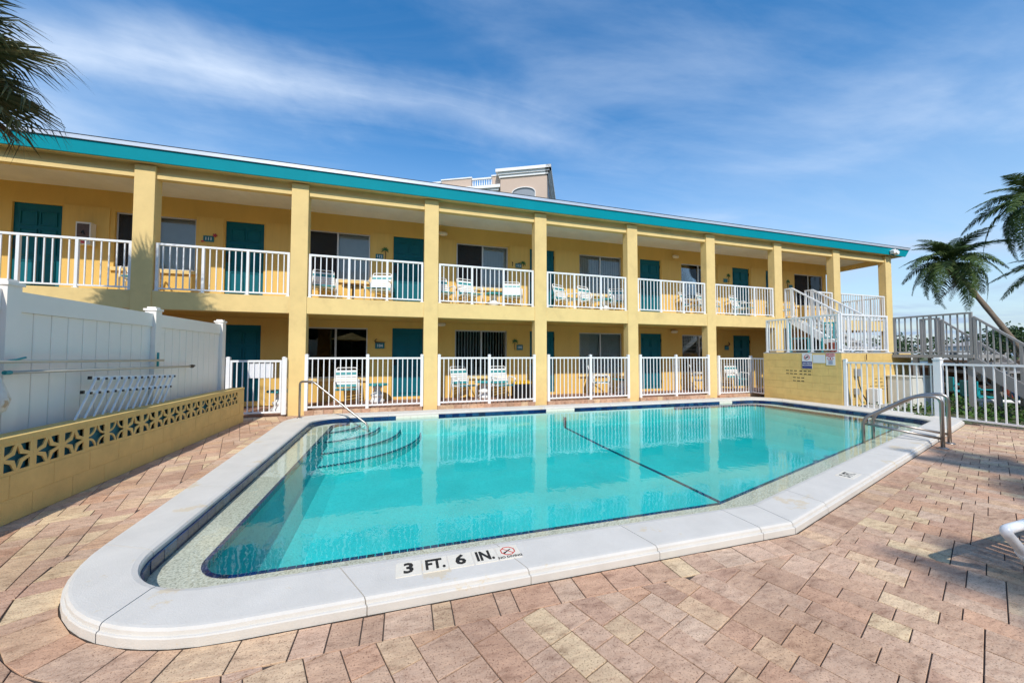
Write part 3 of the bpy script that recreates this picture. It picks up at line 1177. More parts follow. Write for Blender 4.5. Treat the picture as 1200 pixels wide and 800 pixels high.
raked(-0.10, 8.4, HS + 0.003, HS + 0.06, 24.22, 24.15).build('soffit', STUCCO, motel)
fa = raked(-0.135, -0.102, HS - 0.005, HS + 0.255, 24.42, 24.20).build('fascia', TEAL, motel)
raked(-0.11, 8.4, HS + 0.20, HS + 0.28, 24.40, 24.30).build('roof', ROOFM, motel)
raked(-0.165, -0.06, HS + 0.262, HS + 0.335, 24.46, 24.42).build('drip_edge', ALU, motel)
raked(-0.168, -0.058, HS + 0.337, HS + 0.352, 24.46, 24.46).build('drip_lip', BLACKMETAL, motel)
# end fascia along the right gable
MB().box(24.18, -0.10, HS + 0.02, 24.22, 8.4, HS + 0.262).build('end_fascia', TEAL, motel)

# openings:  (x0, x1, z0, z1, style)
UD = [(-2.93, -2.10), (0.985, 1.82), (4.965, 5.80), (9.04, 9.875), (13.10, 13.945), (17.23, 18.07), (18.92, 19.76)]
LD = [(1.0, 1.80), (4.965, 5.80), (9.04, 9.875), (13.10, 13.965), (17.21, 18.06), (18.93, 19.77), (-2.93, -2.10)]
UW = [(-1.17, 0.38, 'screenleft'), (2.72, 4.35, 'screenleft'), (6.74, 8.33, 'screenleft'), (10.77, 12.36, 'pale'), (14.85, 16.45, 'dark'), (20.47, 22.15, 'screenleft')]
LW = [(2.72, 4.32, 'black'), (6.71, 8.30, 'stripes'), (10.75, 12.36, 'grey'), (14.85, 16.45, 'brown'), (20.47, 22.15, 'grey')]


def wall_floor(zlo, zhi, ops, name, mat):
    mb = MB()
    x = -6.0
    for (x0, x1, z0, z1) in sorted(ops):
        mb.box(x, D, zlo, x0, D + 0.16, zhi)
        if z0 > zlo + 0.01:
            mb.box(x0, D, zlo, x1, D + 0.16, z0)
        mb.box(x0, D, z1, x1, D + 0.16, zhi)
        x = x1
    mb.box(x, D, zlo, 22.3, D + 0.16, zhi)
    return mb.build(name, mat, motel)


UDZ, LDZ = (2.77, 4.68), (0.17, 2.085)
UWZ, LWZ = (3.36, 4.66), (0.72, 2.07)
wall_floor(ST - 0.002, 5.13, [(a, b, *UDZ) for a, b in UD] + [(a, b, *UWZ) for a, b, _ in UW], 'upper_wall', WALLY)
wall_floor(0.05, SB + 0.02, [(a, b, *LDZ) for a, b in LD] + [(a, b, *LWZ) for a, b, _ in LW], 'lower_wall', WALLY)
MB().box(22.14, D + 0.161, 0, 22.3, 8.2, 5.12).build('end_wall', WALLY, motel)
MB().box(-6, 8.0, 0, 22.3, 8.2, 5.12).build('rear_wall', WALLY, motel)
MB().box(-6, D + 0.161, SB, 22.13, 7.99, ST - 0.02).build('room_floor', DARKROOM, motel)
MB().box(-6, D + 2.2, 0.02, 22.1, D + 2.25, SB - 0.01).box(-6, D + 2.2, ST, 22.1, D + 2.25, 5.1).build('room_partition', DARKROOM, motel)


def door(x0, x1, z0, z1, handle_left=True):
    w, h = x1 - x0, z1 - z0
    d = MB().box(0, 0.045, 0, w, 0.085, h).build('door', TEALDOOR, motel, False, (x0, D, z0))
    rows = [(0.12, 0.62), (0.78, 1.32), (1.45, 1.72)]
    for (za, zb) in rows:
        for s in (0, 1):
            xa = w * (0.15 + 0.40 * s)
            xb = xa + w * 0.30
            p = MB()
            p.box(xa, 0.040, za * h / 1.91, xb, 0.0449, zb * h / 1.91)
            o = p.build('door_panel', TEALDOOR, d)
            q = MB()
            za2, zb2 = za * h / 1.91, zb * h / 1.91
            q.box(xa - 0.022, 0.024, za2 - 0.022, xb + 0.022, 0.0448, za2).box(xa - 0.022, 0.024, zb2, xb + 0.022, 0.0448, zb2 + 0.022)
            q.box(xa - 0.022, 0.024, za2 + 0.0002, xa, 0.0448, zb2 - 0.0002).box(xb, 0.024, za2 + 0.0002, xb + 0.022, 0.0448, zb2 - 0.0002)
            q.build('panel_moulding', TEALDOOR, d)
    hx = 0.065 if handle_left else w - 0.065
    m = MB().box(hx - 0.03, 0.02, 0.88, hx + 0.03, 0.0445, 1.10)
    m.tube([(hx, 0.022, 0.93), (hx, -0.02, 0.93), (hx + (0.09 if handle_left else -0.09), -0.025, 0.93)], 0.011, 6)
    m.build('door_handle', BLACKMETAL, d)
    hg = w - 0.006 if handle_left else 0.006
    for z in (0.25, 0.95, 1.68):
        MB().box(hg - 0.006, 0.02, z - 0.05, hg + 0.005, 0.0448, z + 0.05).build('hinge', BLACKMETAL, d)
    return d


for a, b in UD:
    door(a, b, *UDZ)
for a, b in LD:
    door(a, b, *LDZ)


def window(x0, x1, z0, z1, style):
    w, h = x1 - x0, z1 - z0
    f = link('window', None, motel, (x0, D, z0))
    m = MB()
    t = 0.035
    m.box(0, 0.05, 0, w, 0.11, t).box(0, 0.05, h - t, w, 0.11, h)
    m.box(0, 0.05, t + 0.0005, t, 0.11, h - t - 0.0005).box(w - t, 0.05, t + 0.0005, w, 0.11, h - t - 0.0005)
    m.box(w / 2 - 0.022, 0.045, t + 0.0005, w / 2 + 0.022, 0.105, h - t - 0.0005)
    m.build('window_frame', FRAMEALU, f)
    for s in (0, 1):
        xa = t + 0.001 if s == 0 else w / 2 + 0.023
        xb = w / 2 - 0.023 if s == 0 else w - t - 0.001
        MB().box(xa, 0.075, t, xb, 0.081, h - t).build('pane', GLASS, f)
    if style == 'screenleft':
        MB().box(t + 0.002, 0.058, t, w / 2 - 0.024, 0.0605, h - t).build('insect_screen', SCREEN, f)
    if style != 'black':
        mb = MB()
        mat = BLIND
        n = int(w / 0.085)
        for k in range(n):
            x = (k + 0.5) * w / n
            if style == 'brown' or style == 'dark':
                continue
            ang = R(12) if style != 'stripes' else R(58)
            if style == 'grey':
                ang = R(6)
            M = Matrix.Translation((x, 0.135, 0)) @ Matrix.Rotation(ang, 4, 'Z')
            mb.box(-0.046, -0.0015, 0.02, 0.046, 0.0015, h - 0.01, M)
        if style in ('brown', 'dark'):
            n = int(h / 0.05)
            for k in range(n):
                M = Matrix.Translation((0, 0.19, (k + 0.5) * h / n)) @ Matrix.Rotation(R(28), 4, 'X')
                mb.box(0.02, -0.024, -0.001, w - 0.02, 0.024, 0.001, M)
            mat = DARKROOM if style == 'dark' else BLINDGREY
        if style == 'grey':
            mat = BLINDGREY
        o = mb.build('blinds', mat, f)
        o['kind'] = 'stuff'
    MB().box(-0.05, -0.055, -0.085, w + 0.05, 0.049, -0.001).build('window_sill', STUCCO, f)
    return f


for a, b, s_ in UW:
    window(a, b, *UWZ, s_)
for a, b, s_ in LW:
    window(a, b, *LWZ, s_)
for a, b in ((-2.07, -1.26), (0.40, 0.95), (1.86, 2.47), (4.38, 4.94), (6.02, 6.70), (8.39, 8.98), (9.90, 10.73), (13.98, 14.81), (16.50, 17.18), (18.12, 18.86), (19.82, 20.42)):
    MB().box(a, D - 0.018, ST, b, D - 0.0005, 4.72).build('wall_panel', PANELY, motel)

# balcony railings (parts of the building)
bal_mesh = MB().box(-0.0098, -0.0098, 0.075, 0.0098, 0.0098, 0.952).mesh('baluster', WHITEP)
post_mesh = MB().box(-0.024, -0.024, 0.0, 0.024, 0.024, 0.955).box(-0.045, -0.04, 0, 0.045, 0.04, 0.012).mesh('rail_post', WHITEP)


def railing(name, a, b, nseg, nbal, z, parent, mat=WHITEP, bm_=None, pm_=None, zb=None):
    """straight or sloping picket railing from a to b (xy), z/zb = base heights"""
    zb = z if zb is None else zb
    a, b = Vector(a), Vector(b)
    A, B = Vector((*a, z)), Vector((*b, zb))
    r = MB().beam(A + Vector((0, 0, 0.975)), B + Vector((0, 0, 0.975)), 0.052, 0.042)
    r.beam(A + Vector((0, 0, 0.885)), B + Vector((0, 0, 0.885)), 0.016, 0.016) if False else None
    ro = r.build(name, mat, parent)
    MB().beam(A + Vector((0, 0, 0.06)), B + Vector((0, 0, 0.06)), 0.03, 0.03).build('bottom_rail', mat, ro)
    n = nseg * (nbal + 1)
    rz = math.atan2(b.y - a.y, b.x - a.x)
    for k in range(n + 1):
        p = A.lerp(B, k / n)
        if k % (nbal + 1) == 0:
            d_ = 0.024 if k == 0 else (-0.024 if k == n else 0)
            p = p + (B - A).normalized() * d_
            link('rail_post', pm_ or post_mesh, ro, p, rz)
        else:
            link('baluster', bm_ or bal_mesh, ro, p, rz)
    return ro


RY = 0.07
railing('balcony_railing', (-2.57, RY), (-0.02, RY), 3, 6, ST, motel)
railing('balcony_railing', (0.37, RY), (P0 - 0.02, RY), 3, 6, ST, motel)
for k in range(5):
    xa = P0 + PB * k + CW + 0.02
    railing('balcony_railing', (xa, RY), (P0 + PB * (k + 1) - 0.02, RY), 3, 6, ST, motel)
railing('balcony_railing', (19.20, RY), (20.29, RY), 1, 7, ST, motel)
railing('balcony_railing', (20.68, RY), (23.2, RY), 2, 9, ST, motel)
railing('balcony_railing', (23.42, 0.27), (23.42, 1.9), 2, 6, ST, motel)

# ------------------------------------------------------------------ ground-floor picket fences
picket_mesh = MB().box(-0.010, -0.010, 0.06, 0.010, 0.010, 1.16).mesh('picket', WHITEP)
fpost_mesh = MB().box(-0.033, -0.033, 0.0, 0.033, 0.033, 1.23).box(-0.038, -0.038, 1.2302, 0.038, 0.038, 1.245).box(-0.025, -0.025, 1.2452, 0.025, 0.025, 1.258).mesh('post', WHITEP)
big_mesh = MB().box(-0.055, -0.055, 0.0, 0.055, 0.055, 1.26).box(-0.065, -0.065, 1.2602, 0.065, 0.065, 1.285).box(-0.045, -0.045, 1.2852, 0.045, 0.045, 1.31).mesh('post', WHITEP)


def fence(label, sections, z, group, posts=None):
    t = thing('pool_fence', label, 'fence', (sections[0][0][0], sections[0][0][1], z), 0, group)
    o0 = Vector((sections[0][0][0], sections[0][0][1], 0))
    done = []
    for si, (a, b, n) in enumerate(sections):
        A, B = Vector((*a, 0)) - o0, Vector((*b, 0)) - o0
        rz = math.atan2(B.y - A.y, B.x - A.x)
        for zz, h in ((1.165, 0.042), (0.075, 0.036)):
            MB().beam(A + Vector((0, 0, zz)), B + Vector((0, 0, zz)), 0.034, h).build('rail', WHITEP, t)
        for k in range(1, n + 1):
            link('picket', picket_mesh, t, A.lerp(B, k / (n + 1)), rz)
        for e in (A, B):
            if all((e - q).length > 0.05 for q in done):
                done.append(e.copy())
                big = posts and any((Vector((*q, 0)) - o0 - e).length < 0.05 for q in posts)
                link('post', big_mesh if big else fpost_mesh, t, e, rz)
    return t


fy = -0.03
gr = 'white picket fences closing the ground floor patios'
lab = ['white picket fence in front of the black window and door 104', 'white picket fence in front of two strap chairs and the black yellow-lidded bin',
       'white picket fence in front of the window with closed grey blinds', 'white picket fence in front of the full teal door left of a dark brown window']
for k in range(4):
    xa, xb = P0 + PB * k + CW + 0.035, P0 + PB * (k + 1) - 0.035
    xm = (xa + xb) / 2 + 0.02
    fence(lab[k], [((xa, fy), (xm, fy), 10), ((xm, fy), (xb, fy), 10)], 0.1 if k >= 0 else 0, gr)
fence('white picket fence turning a corner to meet the yellow block base', [((14.86, fy), (16.2, fy), 11), ((16.2, fy), (16.06, -0.66), 5)], 0.07, gr)
fence('long white picket fence with a tall post between pool deck and green ground cover', [((16.0, -2.80), (16.0, -4.46), 14), ((16.0, -4.46), (16.0, -7.2), 21)], 0.0, None, [(16.0, -4.46)])

# gate at the left
g = thing('pool_gate', 'white picket gate with a blank white plate beside the vinyl fence', 'gate', (1.72, -0.05, 0.04))
for x in (0.0, 1.035):
    link('post', fpost_mesh, g, (x, 0, 0))
for zz, h in ((1.165, 0.042), (0.06, 0.036)):
    MB().box(0.05, -0.017, zz - h / 2, 0.985, 0.017, zz + h / 2).build('rail', WHITEP, g)
MB().box(0.04, -0.02, 0.042, 0.075, 0.02, 1.186).build('gate_stile', WHITEP, g)
MB().box(0.955, -0.02, 0.042, 0.99, 0.02, 1.186).build('gate_stile', WHITEP, g)
for k in range(1, 9):
    link('picket', picket_mesh, g, (0.055 + k * 0.92 / 9, 0, 0))
MB().box(0.36, 0.018, 0.80, 0.82, 0.024, 1.135).build('plate', SIGNWHITE, g)
MB().box(1.06, -0.03, 0.0, 1.09, 0.03, 1.24).build('hinge_post', WHITEP, g)

# ------------------------------------------------------------------ white vinyl privacy fence on the left
vf = thing('vinyl_fence', 'tall white vinyl privacy fence behind the pierced block wall', 'fence', (1.83, 0, 0))
vpost = MB().box(-0.065, -0.065, 0, 0.065, 0.065, 1.97).box(-0.078, -0.078, 1.9702, 0.078, 0.078, 2.0).box(-0.05, -0.05, 2.0002, 0.05, 0.05, 2.025).mesh('post', VINYL)
vy = [-6.75, -4.74, -2.72, -0.72]
for y in vy:
    link('post', vpost, vf, (0, y, 0))
vb = MB().chamfer_prism([(-0.0, -0.0925), (0.022, -0.0925), (0.022, 0.0925), (0.0, 0.0925)], 0.0, 1.0, 0.0).mesh('board', VINYL)
for a, b in zip(vy, vy[1:]):
    MB().box(-0.03, a + 0.066, 1.745, 0.03, b - 0.066, 1.93).build('top_rail', VINYL, vf)
    MB().box(-0.03, a + 0.066, 0.06, 0.03, b - 0.066, 0.22).build('bottom_rail', VINYL, vf)
    n = 10
    L = (b - a - 0.132) / n
    for k in range(n):
        yc = a + 0.066 + (k + 0.5) * L
        m = MB()
        m.box(-0.012, yc - L / 2 + 0.0045, 0.221, 0.012, yc + L / 2 - 0.0045, 1.744)
        bevel(m.build('board', VINYL, vf), 0.003, 1)
    MB().box(-0.008, a + 0.066, 0.221, 0.002, b - 0.066, 1.744).build('backing_sheet', VINYL, vf)

# pierced block wall
bw = thing('pierced_block_wall', 'low yellow block wall with star pierced blocks along the paver deck', 'wall', (2.2, 0, 0))
YE = -0.57


def pierced(kind):
    c = bpy.data.curves.new('pierced_block', 'CURVE')
    c.dimensions = '2D'
    c.fill_mode = 'BOTH'
    c.extrude = 0.005
    def sp(pts):
        s_ = c.splines.new('POLY')
        s_.points.add(len(pts) - 1)
        for q, (x, y) in zip(s_.points, pts):
            q.co = (x, y, 0, 1)
        s_.use_cyclic_u = True
    sp([(-0.1355, -0.1285), (0.1355, -0.1285), (0.1355, 0.1285), (-0.1355, 0.1285)])
    if kind == 0:
        st = []
        for k in range(4):
            a = R(90 * k)
            st.append((0.094 * math.cos(a), 0.094 * math.sin(a)))
            st.append((0.031 * math.cos(a + R(45)), 0.031 * math.sin(a + R(45))))
        sp(st)
        q0 = [(0.024, 0.104), (0.106, 0.104), (0.106, 0.024), (0.050, 0.050)]
    else:
        st = []
        for k in range(4):
            for t in range(6):
                c0 = (0.105 * (1 if k in (0, 3) else -1), 0.105 * (1 if k in (0, 1) else -1))
                a0 = {0: -90, 1: 0, 2: 90, 3: 180}[k]
                a = R(a0 - 90 * t / 5 if True else 0)
                st.append((c0[0] + 0.098 * math.cos(a), c0[1] + 0.098 * math.sin(a)))
        sp(st)
        q0 = [(0.098, 0.098)] + [(0.102 + 0.076 * math.cos(R(180 + 90 * t / 5)), 0.102 + 0.076 * math.sin(R(180 + 90 * t / 5))) for t in range(6)]
        q0 = [(min(x, 0.098), min(y, 0.098)) for x, y in q0]
    for sx, sy in ((1, 1), (-1, 1), (-1, -1), (1, -1)):
        sp([(x * sx, y * sy) for x, y in q0])
    c.materials.append(BLOCKY)
    o = bpy.data.objects.new('tmp', c)
    col.objects.link(o)
    dg = bpy.context.evaluated_depsgraph_get()
    me = bpy.data.meshes.new_from_object(o.evaluated_get(dg))
    me.name = 'pierced_block'
    if not me.materials:
        me.materials.append(BLOCKY)
    bpy.data.objects.remove(o)
    return me


pm = [pierced(0), pierced(1)]
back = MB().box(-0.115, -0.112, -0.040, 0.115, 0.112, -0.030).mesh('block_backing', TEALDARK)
k = 0
y = -0.98
while y > -7.6:
    o = link('pierced_block', pm[1] if k in (4, 11, 12, 19) else pm[0], bw, (-0.0055, y, 0.517))
    o.rotation_euler = (R(90), 0, R(90))
    q = MB().box(-0.118, -0.12, -0.15, -0.108, 0.12, -0.14)
    link('block_backing', back, o)
    y -= 0.272
    k += 1
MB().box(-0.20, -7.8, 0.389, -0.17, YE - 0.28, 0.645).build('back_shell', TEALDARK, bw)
MB().box(-0.203, -7.8, 0.646, 0.004, YE, 0.69).build('wall_cap', BLOCKY, bw)
bevel(MB().box(-0.2, YE - 0.274, 0.389, 0.002, YE, 0.6455).build('end_pier', BLOCKY, bw), 0.006)
blk = MB().box(-0.2, 0.0, 0.0, 0.0, 0.392, 0.19).mesh('block', BLOCKY)
for r_ in range(2):
    yy = YE - 0.392 - (0.2 if r_ else 0)
    if r_:
        MB().box(-0.2, YE - 0.197, 0.194, 0.0, YE, 0.384).build('block', BLOCKY, bw)
    while yy > -7.8:
        bevel(link('block', blk, bw, (0, yy, 0.194 * r_)), 0.004, 1)
        yy -= 0.395
MB().box(-0.19, -7.8, 0.0, -0.0045, YE - 0.002, 0.388).build('mortar', BLOCKY, bw)

# spare picket section leaning on the fence
rk = thing('spare_fence_section', 'white spare picket section leaning on the vinyl fence behind the block wall', 'fence panel', (2.0, 0, 0))
top0, top1 = Vector((-0.045, -3.97, 1.10)), Vector((-0.045, -2.40, 1.04))
low0, low1 = Vector((-0.02, -4.10, 0.955)), Vector((-0.02, -2.54, 0.90))
for a, b in ((top0, top1), (low0, low1)):
    MB().beam(a, b, 0.022, 0.03).build('rail', WHITEP, rk)
    MB().beam(a - (b - a).normalized() * 0.02, a + (b - a).normalized() * 0.004, 0.026, 0.034).build('rail_end', BLACKPLAST, rk)
for k in range(13):
    t = (k + 0.5) / 13.2
    a, b = top0.lerp(top1, t), low0.lerp(low1, t)
    e = b + (b - a) * 2.4
    MB().beam(a + Vector((0.016, 0, 0)), e + Vector((0.016, 0, 0)), 0.015, 0.015).build('picket', WHITEP, rk)
    MB().box(-0.004, -0.012, -0.014, 0.006, 0.012, 0.012, Matrix.Translation(a + Vector((0.03, 0, -0.012)))).build('bracket', BLACKPLAST, rk)
    MB().box(-0.004, -0.012, -0.014, 0.006, 0.012, 0.012, Matrix.Translation(b + Vector((0.03, 0, -0.012)))).build('bracket', BLACKPLAST, rk)
# pool poles on hooks
pp = thing('pool_pole', 'upper tan pool pole hung level on the vinyl fence', 'pole', (1.95, -4.9, 1.30), 0, 'pool poles hung on the fence')
MB().tube([(0, -1.2, 0.01), (0, 2.2, -0.03)], 0.016, 10).build('shaft', TANPOLE, pp, True)
MB().tube([(0, 0.03, 0.002), (0.01, 0.12, 0.012), (0.015, 0.19, 0.03)], 0.009, 6).build('hook', TEALPLAST, pp)
MB().beam((-0.02, 2.12, 0.08), (-0.02, 2.12, -0.12), 0.02, 0.02).build('hanger', TEALPLAST, pp)
pp = thing('pool_pole', 'lower tan pool pole with black tip hung on the vinyl fence', 'pole', (1.95, -4.85, 1.20), 0, 'pool poles hung on the fence')
MB().tube([(0, 0.0, 0.0), (0, 2.92, -0.04)], 0.016, 10).build('shaft', TANPOLE, pp, True)
MB().tube([(0, -0.02, 0.0), (0, 0.03, 0.0)], 0.019, 8).build('collar', TEALPLAST, pp)
MB().tube([(0, 2.84, -0.038), (0, 2.90, -0.04), (0.0, 2.98, -0.03)], [0.02, 0.03, 0.012], 8).build('tip', BLACKPLAST, pp)
bag = thing('plastic_bag', 'cloudy plastic bag with brown contents hanging on the vinyl fence', 'bag', (1.97, -4.97, 0.95))
MB().tube([(0, -0.02, 0.28), (0, -0.01, 0.22), (0, 0.0, 0.12), (0.01, 0.01, 0.03), (0, 0, -0.06), (0, 0, -0.1)], [0.015, 0.035, 0.06, 0.075, 0.065, 0.02], 12).build('bag_body', BAGM, bag, True)
MB().box(-0.03, -0.06, 0.29, 0.02, 0.0, 0.41).build('hanging_hook', TEALPLAST, bag)

# ------------------------------------------------------------------ raised landing on a block base, stairs
lb = thing('block_platform', 'yellow painted block base carrying the stair landing beside the pool', 'block base', (15.95, -2.75, 0))
LW_, LD_, LH = 2.8, 2.08, 1.40
bh, bl = LH / 7, 0.4
rb = random.Random(3)
for r_ in range(7):
    z0 = r_ * bh
    x = -(bl / 2) * (r_ % 2)
    while x < LW_ - 0.01:
        xa, xb = max(x, 0) , min(x + bl, LW_)
        if xb - xa > 0.03:
            g_ = rb.uniform(0, 0.0015)
            bevel(MB().box(xa + 0.0012, -g_, z0 + 0.0012, xb - 0.0012, 0.1, z0 + bh - 0.0012).build('block', BLOCKY, lb), 0.0025, 1)
        x += bl
    yv = 0.1005 - (bl / 2) * ((r_ + 1) % 2)
    while yv < LD_ - 0.01:
        ya, yb = max(yv, 0.1005), min(yv + bl, LD_)
        if yb - ya > 0.03:
            g_ = rb.uniform(0, 0.0015)
            bevel(MB().box(-g_, ya + 0.0012, z0 + 0.0012, 0.1, yb - 0.0012, z0 + bh - 0.0012).build('block', BLOCKY, lb), 0.0025, 1)
        yv += bl
MB().box(0.101, 0.101, 0, LW_, LD_ + 0.001, LH - 0.01).build('core', BLOCKY, lb)
MB().box(0.004, 0.004, LH + 0.0005, LW_, LD_ + 0.002, LH + 0.03).build('landing_top', CONCRETE, lb)
# weep slots
for (ya, yb, z) in ((1.40, 1.10, .905), (1.03, .73, .905), (1.40, 1.10, .82), (1.03, .73, .82), (1.21, .91, .715), (1.21, .91, .625)):
    n = 6
    m = MB()
    for k in range(8):
        yc = yb + (ya - yb) * (k + 0.5) / 8
        if k in (2, 5):
            continue
        m.box(-0.0025, yc - 0.016, z - 0.013, -0.0018 + 0.002, yc + 0.016, z + 0.013)
    m.build('vent_slots', BLACKPRINT, lb)
for (xa, xb, z) in ((1.24, 1.56, .73), (1.24, 1.56, .635), (1.05, 1.76, .535), (1.05, 1.76, .455)):
    m = MB()
    nn = max(6, int((xb - xa) / 0.055))
    for k in range(nn):
        if k % 4 == 2:
            continue
        xc = xa + (xb - xa) * (k + 0.5) / nn
        m.box(xc - 0.015, -0.0025, z - 0.013, xc + 0.015, -0.0002, z + 0.013)
    m.build('vent_slots', BLACKPRINT, lb)
# landing railing
lr = thing('landing_railing', 'white picket railing around the raised landing on the block base', 'railing', (16.0, -2.7, LH + 0.03))
def rail_rel(a, b, nseg, nb, z=0.0, zb=None, parent=None, **kw):
    return railing('railing_run', a, b, nseg, nb, z, parent, zb=zb, **kw)
rail_rel((0.03, 1.98), (0.03, 0.03), 3, 6, parent=lr)
rail_rel((0.07, 0.03), (1.92, 0.03), 2, 6, parent=lr)
# upper flight: landing up to the gallery
us = thing('upper_stair', 'short white railed flight from the landing up to the gallery', 'stair', (17.9, -1.75, LH + 0.03))
for k in range(6):
    y0 = 0.0 + k * 0.27
    MB().box(0.02, y0, 0.05 + (k + 0.85) * 0.2 - 0.05 - 0.05, 0.95, y0 + 0.29, (k + 1) * 0.2 - 0.01).build('tread', CONCRETE, us)
rail_rel((0.0, -0.05), (0.0, 1.55), 2, 5, z=0.05, zb=1.21, parent=us)
rail_rel((0.98, -0.05), (0.98, 1.55), 2, 5, z=0.05, zb=1.21, parent=us)
rail_rel((0.0, 1.56), (0.0, 1.80), 1, 1, z=1.21, parent=us)
rail_rel((0.98, 1.56), (0.98, 1.80), 1, 1, z=1.21, parent=us)
for x in (-0.03, 1.0):
    MB().beam((x, -0.05, 0.0), (x, 1.6, 1.12), 0.035, 0.22).build('stringer', WHITEP, us)
# grey platform and lower flight
gp = thing('metal_stair', 'grey metal stair and platform on posts right of the block base', 'stair', (17.98, -4.2, 0))
MB().box(-0.06, -0.02, 1.29, 1.3, 1.44, 1.37).build('platform', GREYRAIL, gp)
gb = MB().box(-0.0115, -0.0115, 0.075, 0.0115, 0.0115, 0.955).mesh('baluster', GREYRAIL)
gpst = MB().box(-0.024, -0.024, 0.0, 0.024, 0.024, 0.965).mesh('rail_post', GREYRAIL)
rail_rel((0.0, 1.42), (0.0, 0.0), 2, 5, z=1.375, parent=gp, mat=GREYRAIL, bm_=gb, pm_=gpst)
rail_rel((0.0, -0.02), (0.0, -1.35), 2, 6, z=1.28, zb=0.0, parent=gp, mat=GREYRAIL, bm_=gb, pm_=gpst)
rail_rel((1.15, 1.0), (1.15, -0.3), 2, 6, z=1.33, zb=0.08, parent=gp, mat=GREYRAIL, bm_=gb, pm_=gpst)
rail_rel((1.15, 1.42), (1.15, 1.02), 1, 3, z=1.375, parent=gp, mat=GREYRAIL, bm_=gb, pm_=gpst)
for x in (-0.03, 1.12):
    MB().beam((x, 0.02, 1.20), (x, -1.42, -0.02), 0.04, 0.24).build('stringer', GREYSTAIR, gp)
for k in range(6):
    z = 1.17 - k * 0.2
    MB().box(0.0, -0.22 - k * 0.235, z - 0.02, 1.09, 0.06 - k * 0.235, z + 0.02).build('tread', GREYSTAIR, gp)
for (x, y) in ((0.02, 0.05), (0.02, 1.0), (1.1, 0.05), (1.1, 1.2)):
    MB().box(x - 0.045, y - 0.045, -0.05, x + 0.045, y + 0.045, 1.288).build('support_post', GREYRAIL, gp)

# signs on the block base (they face -x)
def sign_x(name, label, y0, y1, z0, z1, mat):
    o = thing(name, label, 'sign', (15.945, (y0 + y1) / 2, (z0 + z1) / 2), R(-90), 'signs on the block base')
    w, h = abs(y1 - y0), z1 - z0
    bevel(MB().box(-w / 2, -0.004, -h / 2, w / 2, 0.003, h / 2).build('plate', mat, o), 0.002, 1)
    return o, w, h


o, w, h = sign_x('warning_sign', 'white and navy NO PETS ALLOWED sign on the block base', -1.80, -2.06, 0.98, 1.40, SIGNWHITE)
MB().box(-w / 2 + 0.003, -0.006, -h / 2 + 0.003, w / 2 - 0.003, -0.0042, -0.015).build('lower_band', BLUEPRINT, o)
cyl2(MB(), (0, -0.0045, 0.10), 0.062, 0.075).box(-0.066, -0.0068, 0.094, 0.066, -0.0046, 0.106, None).build('prohibition_ring', REDPRINT, o)
m = MB().tube([(-0.03, -0.006, 0.075), (0.0, -0.006, 0.10), (0.03, -0.006, 0.125)], [0.012, 0.018, 0.012], 6)
m.build('dog_mark', BLACKPRINT, o)
text('lettering', 'NO PETS', 0.055, SIGNWHITE, o, (0, -0.0065, -0.065), (R(90), 0, 0), 0.0004, 0.001)
text('lettering', 'ALLOWED', 0.052, SIGNWHITE, o, (0, -0.0065, -0.12), (R(90), 0, 0), 0.0004, 0.001)
o, w, h = sign_x('notice_plate', 'blank pale plate between two signs on the block base', -2.08, -2.38, 1.14, 1.36, SIGNWHITE)
o, w, h = sign_x('warning_sign', 'small white sign with red WARNING header on the block base', -2.40, -2.61, 1.09, 1.40, SIGNWHITE)
MB().box(-w / 2 + 0.003, -0.006, h / 2 - 0.075, w / 2 - 0.003, -0.0042, h / 2 - 0.003).build('header_band', REDPRINT, o)
text('lettering', 'WARNING', 0.04, SIGNWHITE, o, (0, -0.0065, h / 2 - 0.04), (R(90), 0, 0), 0.0004, 0.001)
m = cyl2(MB(), (-0.028, -0.0045, 0.02), 0.03, 0.042)
cyl2(m, (0.028, -0.0045, 0.02), 0.03, 0.042)
m.build('prohibition_ring', REDPRINT, o)
m = MB()
for q in range(4):
    m.box(-0.05, -0.0055, -0.055 - q * 0.024, 0.05, -0.0042, -0.045 - q * 0.024)
m.build('print_lines', BLUEPRINT, o)

# services on the front face of the block base
mt = thing('meter_box', 'grey electric box with hanging cable on the yellow block base', 'meter box', (16.44, -2.76, 0.90))
bevel(MB().box(-0.06, -0.09, -0.09, 0.06, 0.005, 0.10).build('box_body', SILVERBOX, mt), 0.006)
MB().tube([(0.0, -0.05, -0.09), (0.02, -0.06, -0.3), (0.10, -0.08, -0.55), (0.28, -0.1, -0.80), (0.42, -0.12, -0.89)], 0.014, 6).build('cable', BLACKPLAST, mt, True)
mt = thing('junction_box', 'small grey junction box low on the yellow block base', 'junction box', (16.40, -2.76, 0.42))
bevel(MB().box(-0.05, -0.07, -0.08, 0.05, 0.005, 0.08).build('box_body', SILVERBOX, mt), 0.005)
MB().tube([(0, -0.03, -0.08), (0, -0.03, -0.4)], 0.012, 6).build('conduit', SILVERBOX, mt)
dp = MB().tube([(16.83, -2.79, LH - 0.02), (16.83, -2.79, 1.22)], 0.01, 6).build('drain_pipe', BROWNPRINT)
tag(dp, 'short brown pipe at the top of the yellow block base', 'pipe')
fl = thing('pump_housing', 'narrow white pump housing standing against the yellow block base', 'pump', (16.9, -2.92, 0))
bevel(MB().box(-0.09, -0.09, 0.0, 0.09, 0.13, 0.50).build('housing', WHITEP, fl), 0.01)
MB().tube([(0.09, 0.02, 0.38), (0.22, 0.02, 0.38), (0.24, 0.1, 0.38)], 0.02, 8).build('pipe', WHITEP, fl, True)
MB().tube([(0.09, 0.02, 0.44), (0.30, 0.02, 0.44)], 0.012, 8).build('thin_pipe', WHITEP, fl, True)
